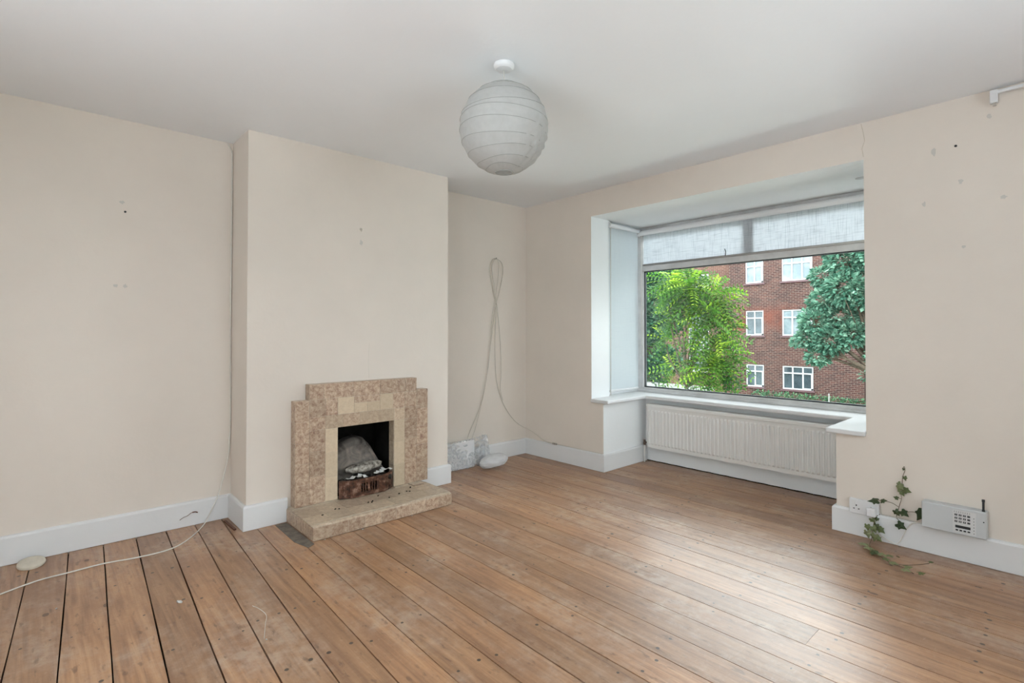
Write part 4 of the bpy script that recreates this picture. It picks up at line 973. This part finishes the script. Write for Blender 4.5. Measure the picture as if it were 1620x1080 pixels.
for i, (x_, y_, sz, lab) in enumerate([(-3.08, -1.03, 0.026, 'pale paint flake on the boards left of the hearth'), (-3.48, -0.74, 0.010, 'tiny pale paint flake on the boards near the disc'), (-2.89, -1.58, 0.010, 'tiny pale paint flake at the end of the curled thread'), (-2.33, -0.785, 0.014, 'white crumb at the near left corner of the hearth front'), (-2.10, -0.785, 0.012, 'white crumb at the middle of the hearth front'), (-1.76, -0.785, 0.012, 'white crumb near the right end of the hearth front'), (-0.20, -3.03, 0.020, 'dry curled leaf scrap behind the ivy on the floor')]):
    lump('paint_flake' if i != 6 else 'leaf_scrap', (x_, y_, 0.0035), sz*0.5, M['scrap'] if i != 6 else M['stem'], 300+i, (1.2, 0.8, 0.45), sub=1, label=lab, cat='flake')
mb = MB(); mb.tube(spline([(-2.855, -1.28, 0.004), (-2.84, -1.33, 0.004), (-2.835, -1.40, 0.004), (-2.86, -1.47, 0.004), (-2.895, -1.57, 0.004)], 8), 0.0013, 6); mb.build('thread', M['cable'], smooth=True, label='curled pale thread lying on the boards in front of the chimney breast', cat='thread')
# grey cement patch where the old hearth met the boards
mb = MB(); mb.prism([(-2.395, -0.36, 0.0004), (-2.396, -0.80, 0.0004), (-2.44, -0.83, 0.0004), (-2.47, -0.70, 0.0004), (-2.463, -0.355, 0.0004)], (0, 0, 0.0012)); mb.build('cement_patch', plain('grey_cement', (0.17, 0.145, 0.12), 0.95, var=0.3), fl)

# ------------------------------------------------------------------ OUTSIDE
GZ = -2.35
mb = MB(); mb.box((1.2, -40, GZ-0.2), (60, 60, GZ)); mb.build('ground_outside', M['grass'], kind='structure', label='grass verge outside')
bl = empty('apartment_building', (23, 5, GZ), label='three storey red brick block of flats with white casement windows across the street', cat='building')
BX = 23.0
wins = []
Z1, Z2, Z3 = (-1.55, -0.455), (1.0, 2.235), (3.607, 4.80)
for (za_, zb_) in (Z1, Z2, Z3, (6.2, 7.4)):
    wins.append((7.045, 7.915, za_, zb_, 2)); wins.append((4.83, 6.175, za_, zb_, 3))
    wins.append((-1.6, -0.3, za_, zb_, 3)); wins.append((-4.2, -3.3, za_, zb_, 2))
mb = MB(); panel(mb, 'X', BX, BX+0.3, -12, 8.75, GZ, 8.8, [w_[:4] for w_ in wins], 0, 0)
mb.box((BX+0.301, 8.45, GZ), (BX+0.69, 8.749, 8.8))
mb.build('front_wall', M['brick'], bl)
stair = [(10.25, 11.45, -1.05, 2.6), (10.25, 11.45, 3.0, 4.35), (12.6, 14.0, 1.0, 2.2), (12.6, 14.0, 3.6, 4.8)]
mb = MB(); panel(mb, 'X', BX+0.7, BX+1.0, 8.45, 22, GZ, 8.8, stair, 0, 0); mb.build('stair_wall', M['brick2'], bl)
mb = MB(); mb.box((BX-0.5, -12.5, 8.8), (BX+9, 22.5, 9.0)); mb.prism([(BX-0.4, -12.5, 9.0), (BX+9, -12.5, 9.0), (BX+4.5, -12.5, 11.5)], (0, 35, 0)); mb.build('roof', M['roof'], bl)
mb = MB(); mb.box((BX+8.7, -12, GZ), (BX+9, 22, 8.8)); mb.box((BX+0.3, -12, GZ), (BX+8.7, -11.7, 8.8)); mb.box((BX+1, 21.7, GZ), (BX+8.7, 22, 8.8)); mb.build('rear_wall', M['brick'], bl)
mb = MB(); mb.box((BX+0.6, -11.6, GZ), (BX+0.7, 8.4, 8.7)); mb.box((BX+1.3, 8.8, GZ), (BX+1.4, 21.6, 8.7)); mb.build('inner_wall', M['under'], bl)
def bwin(x_, y0, y1, z0, z1, cols, rows, pale, open_=False):
    fr = MB(); w_ = 0.055; a, b = x_+0.02, x_+0.09
    fr.box((a, y0, z0), (b, y1, z0+w_)); fr.box((a, y0, z1-w_), (b, y1, z1)); fr.box((a, y0, z0+w_), (b, y0+w_, z1-w_)); fr.box((a, y1-w_, z0+w_), (b, y1, z1-w_))
    for c in range(1, cols):
        yy = y0+(y1-y0)*c/cols; fr.box((a, yy-0.03, z0+w_), (b, yy+0.03, z1-w_))
    if rows == 1:
        zt = z1-(z1-z0)*0.30; fr.box((a-0.01, y0+w_, zt-0.03), (b, y1-w_, zt+0.03))
        # the opening sashes have thicker rims
        fr.box((a-0.012, y0+0.02, z0+0.02), (a+0.02, y0+0.10, zt)); fr.box((a-0.012, y0+0.02, z0+0.02), (a+0.02, y0+(y1-y0)/cols, z0+0.09))
    else:
        for r_ in range(1, rows):
            zz = z0+(z1-z0)*r_/rows; fr.box((a, y0+w_, zz-0.022), (b, y1-w_, zz+0.022))
    f = fr.build('window_frame', M['fence_white'], bl)
    p = MB(); p.box((x_+0.06, y0+0.04, z0+0.04), (x_+0.066, y1-0.04, z1-0.04)); p.build('pane', M['pane2'] if pale else M['pane'], f)
    s = MB(); s.box((x_-0.07, y0-0.08, z0-0.09), (x_+0.10, y1+0.08, z0-0.001)); s.build('window_sill', M['sillb'], bl)
for k, (y0, y1, z0, z1, c) in enumerate(wins): bwin(BX, y0, y1, z0, z1, c, 1, z0 > 3 or (z0 > 0 and c == 3))
for k, (y0, y1, z0, z1) in enumerate(stair): bwin(BX+0.7, y0, y1, z0, z1, 4 if k < 2 else 3, 9 if k == 0 else (4 if k == 1 else 2), False)
# air bricks and drainpipe
for (yy, zz) in ((8.25, 1.95), (8.25, -0.55)):
    mb = MB(); mb.box((BX-0.01, yy, zz), (BX+0.01, yy+0.2, zz+0.16)); mb.build('air_brick', M['sillb'], bl)
mb = MB(); mb.tube([(BX-0.08, 2.75, GZ), (BX-0.08, 2.75, 8.7)], 0.045, 10); mb.build('drainpipe', M['sillb'], bl, smooth=True)

def leaves(clusters, n, size, seed, droop=0.3, compound=False):
    rr = random.Random(seed); mb = MB(); tot = sum(c[3]**2*c[4] for c in clusters)
    for (x_, y_, z_, r, wt) in clusters:
        k = int(n*r*r*wt/tot)
        for _ in range(k):
            d = Vector((rr.gauss(0, 1), rr.gauss(0, 1), rr.gauss(0, 1))).normalized()*r*(0.55+0.5*rr.random()**0.6)
            d.z *= 0.8
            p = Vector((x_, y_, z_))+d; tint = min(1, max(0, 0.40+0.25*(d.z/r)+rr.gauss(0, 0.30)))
            out = (d.normalized()+Vector((0, 0, -droop))).normalized()
            side = out.cross(Vector((0, 0, 1))+Vector((rr.gauss(0, .5), rr.gauss(0, .5), rr.gauss(0, .5)))).normalized()
            if compound:
                L = size*5; nn = 6
                for q in range(nn):
                    b = p+out*L*(q/nn)+Vector((0, 0, -1))*L*0.35*(q/nn)**2
                    for sg in (-1, 1):
                        t_ = (side*sg+out*0.45+Vector((0, 0, -0.25))).normalized(); w_ = out*size*0.22; ll = size*(1.1-0.45*abs(q/nn-0.4))
                        mb.add([b, b+t_*ll*0.5+w_, b+t_*ll, b+t_*ll*0.5-w_], [(0, 1, 2, 3)], 0, (tint,)*3)
            else:
                w_ = out.cross(side)*size*0.1; s2 = size*rr.uniform(0.6, 1.3)
                mb.add([p, p+out*s2*0.5+side*s2*0.32+w_, p+out*s2, p+out*s2*0.5-side*s2*0.32+w_], [(0, 1, 2, 3)], 0, (tint,)*3)
    return mb
def branches(base, clusters, seed, r0=0.09):
    rr = random.Random(seed); mb = MB(); base = Vector(base)
    cen = sum((Vector(c[:3]) for c in clusters), Vector())/len(clusters)
    fork = Vector((base.x*0.7+cen.x*0.3, base.y*0.7+cen.y*0.3, base.z+(cen.z-base.z)*0.55))
    mb.tube(spline([base, (base+fork)/2+Vector((0.06, 0.05, 0)), fork], 5), [r0]*4+[r0*0.8]*4+[r0*0.65]*3, 8)
    for c in clusters:
        e = Vector(c[:3]); mid = (fork+e)/2+Vector((rr.uniform(-.2, .2), rr.uniform(-.2, .2), rr.uniform(-.1, .25)))
        pts = spline([fork, mid, e], 5); n = len(pts); mb.tube(pts, [r0*0.5*(1-0.8*i/n) for i in range(n)], 6)
        for _ in range(4):
            q = pts[rr.randrange(4, n)]; e2 = e+Vector((rr.gauss(0, 1), rr.gauss(0, 1), rr.gauss(0, .7)))*c[3]*0.7
            mb.tube([q, (q+e2)/2+Vector((0, 0, 0.05)), e2], [r0*0.16, r0*0.11, r0*0.05], 5)
    return mb
def tree(name, base, clusters, n, size, mat, seed, label, compound=False, r0=0.09, cat='tree'):
    o = empty(name, base, label=label, cat=cat)
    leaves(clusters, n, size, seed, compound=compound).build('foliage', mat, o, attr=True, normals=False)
    branches(base, clusters, seed, r0).build('trunk', M['bark'], o, smooth=True)
    return o
A = [(9.0, 3.75, 2.45, 0.30, 0.8), (9.2, 3.40, 2.45, 0.34, 1), (8.9, 3.1, 2.25, 0.36, 1.1), (9.1, 2.65, 2.05, 0.34, 1.1), (9.0, 3.45, 1.98, 0.28, 0.8), (8.8, 2.62, 1.55, 0.26, 0.9), (9.0, 2.50, 1.15, 0.30, 1.1), (9.1, 2.75, 0.75, 0.30, 0.9), (9.0, 2.42, 0.55, 0.30, 1.2), (8.9, 2.62, 0.1, 0.32, 1.1), (9.0, 3.9, 0.9, 0.22, 0.5), (9.1, 3.75, 0.1, 0.26, 0.6), (9.2, 3.85, 1.5, 0.22, 0.5), (9.0, 2.5, 1.75, 0.18, 0.6)]
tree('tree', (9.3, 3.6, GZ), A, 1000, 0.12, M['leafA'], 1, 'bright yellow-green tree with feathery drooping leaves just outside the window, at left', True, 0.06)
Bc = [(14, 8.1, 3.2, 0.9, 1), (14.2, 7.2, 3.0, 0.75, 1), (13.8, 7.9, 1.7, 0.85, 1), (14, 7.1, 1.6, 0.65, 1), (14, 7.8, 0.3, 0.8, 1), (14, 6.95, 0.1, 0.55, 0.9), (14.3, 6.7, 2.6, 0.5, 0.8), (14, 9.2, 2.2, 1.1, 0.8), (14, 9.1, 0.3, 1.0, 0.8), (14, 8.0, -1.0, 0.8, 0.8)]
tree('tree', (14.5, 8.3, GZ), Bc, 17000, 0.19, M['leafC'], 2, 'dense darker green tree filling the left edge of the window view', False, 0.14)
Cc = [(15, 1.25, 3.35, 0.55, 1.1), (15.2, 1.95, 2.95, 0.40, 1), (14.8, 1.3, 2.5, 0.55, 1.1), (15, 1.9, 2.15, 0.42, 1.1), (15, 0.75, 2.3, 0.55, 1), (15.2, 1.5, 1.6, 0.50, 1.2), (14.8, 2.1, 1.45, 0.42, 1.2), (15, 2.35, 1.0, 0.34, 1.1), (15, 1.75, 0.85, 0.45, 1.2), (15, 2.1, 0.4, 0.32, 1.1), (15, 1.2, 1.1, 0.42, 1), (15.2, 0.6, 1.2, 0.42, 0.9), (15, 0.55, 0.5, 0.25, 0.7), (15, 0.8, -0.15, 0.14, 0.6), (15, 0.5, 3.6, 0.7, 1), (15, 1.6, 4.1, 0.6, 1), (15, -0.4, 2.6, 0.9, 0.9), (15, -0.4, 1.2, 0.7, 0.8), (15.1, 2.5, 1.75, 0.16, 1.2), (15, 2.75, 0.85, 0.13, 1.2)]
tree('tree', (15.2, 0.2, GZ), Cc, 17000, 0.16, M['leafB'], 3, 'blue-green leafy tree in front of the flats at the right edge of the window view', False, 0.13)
# low hedge and lawn edge under the flats
hc = [(21.2, y_*0.5-4, GZ+0.45, 0.42, 1) for y_ in range(0, 22)]
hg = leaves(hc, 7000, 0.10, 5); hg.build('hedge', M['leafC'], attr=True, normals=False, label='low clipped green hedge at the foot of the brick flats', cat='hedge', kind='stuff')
mb = MB(); mb.tube([(20, 3.3, GZ), (20, 3.3, -1.30)], 0.018, 8); mb.build('marker_post', M['fence_white'], label='thin white post standing in front of the hedge', cat='post')
t = empty('garden_wall', (14, 6, GZ), label='low brick garden wall with pale coping below the green trees', cat='wall')
mb = MB(); mb.box((13.2, 4.9, GZ), (13.45, 9.5, -0.82)); mb.build('brickwork', M['brick2'], t)
mb = MB(); mb.box((13.1, 4.85, -0.82), (13.55, 9.55, -0.70)); mb.build('coping', M['kerb'], t)
mb = MB(); mb.box((8.0, -40, GZ-0.01), (12.5, 60, GZ+0.02)); mb.build('street', plain('grey_tarmac', (0.13, 0.13, 0.135), 0.9, var=0.15, scale=5), kind='structure', label='grey street')
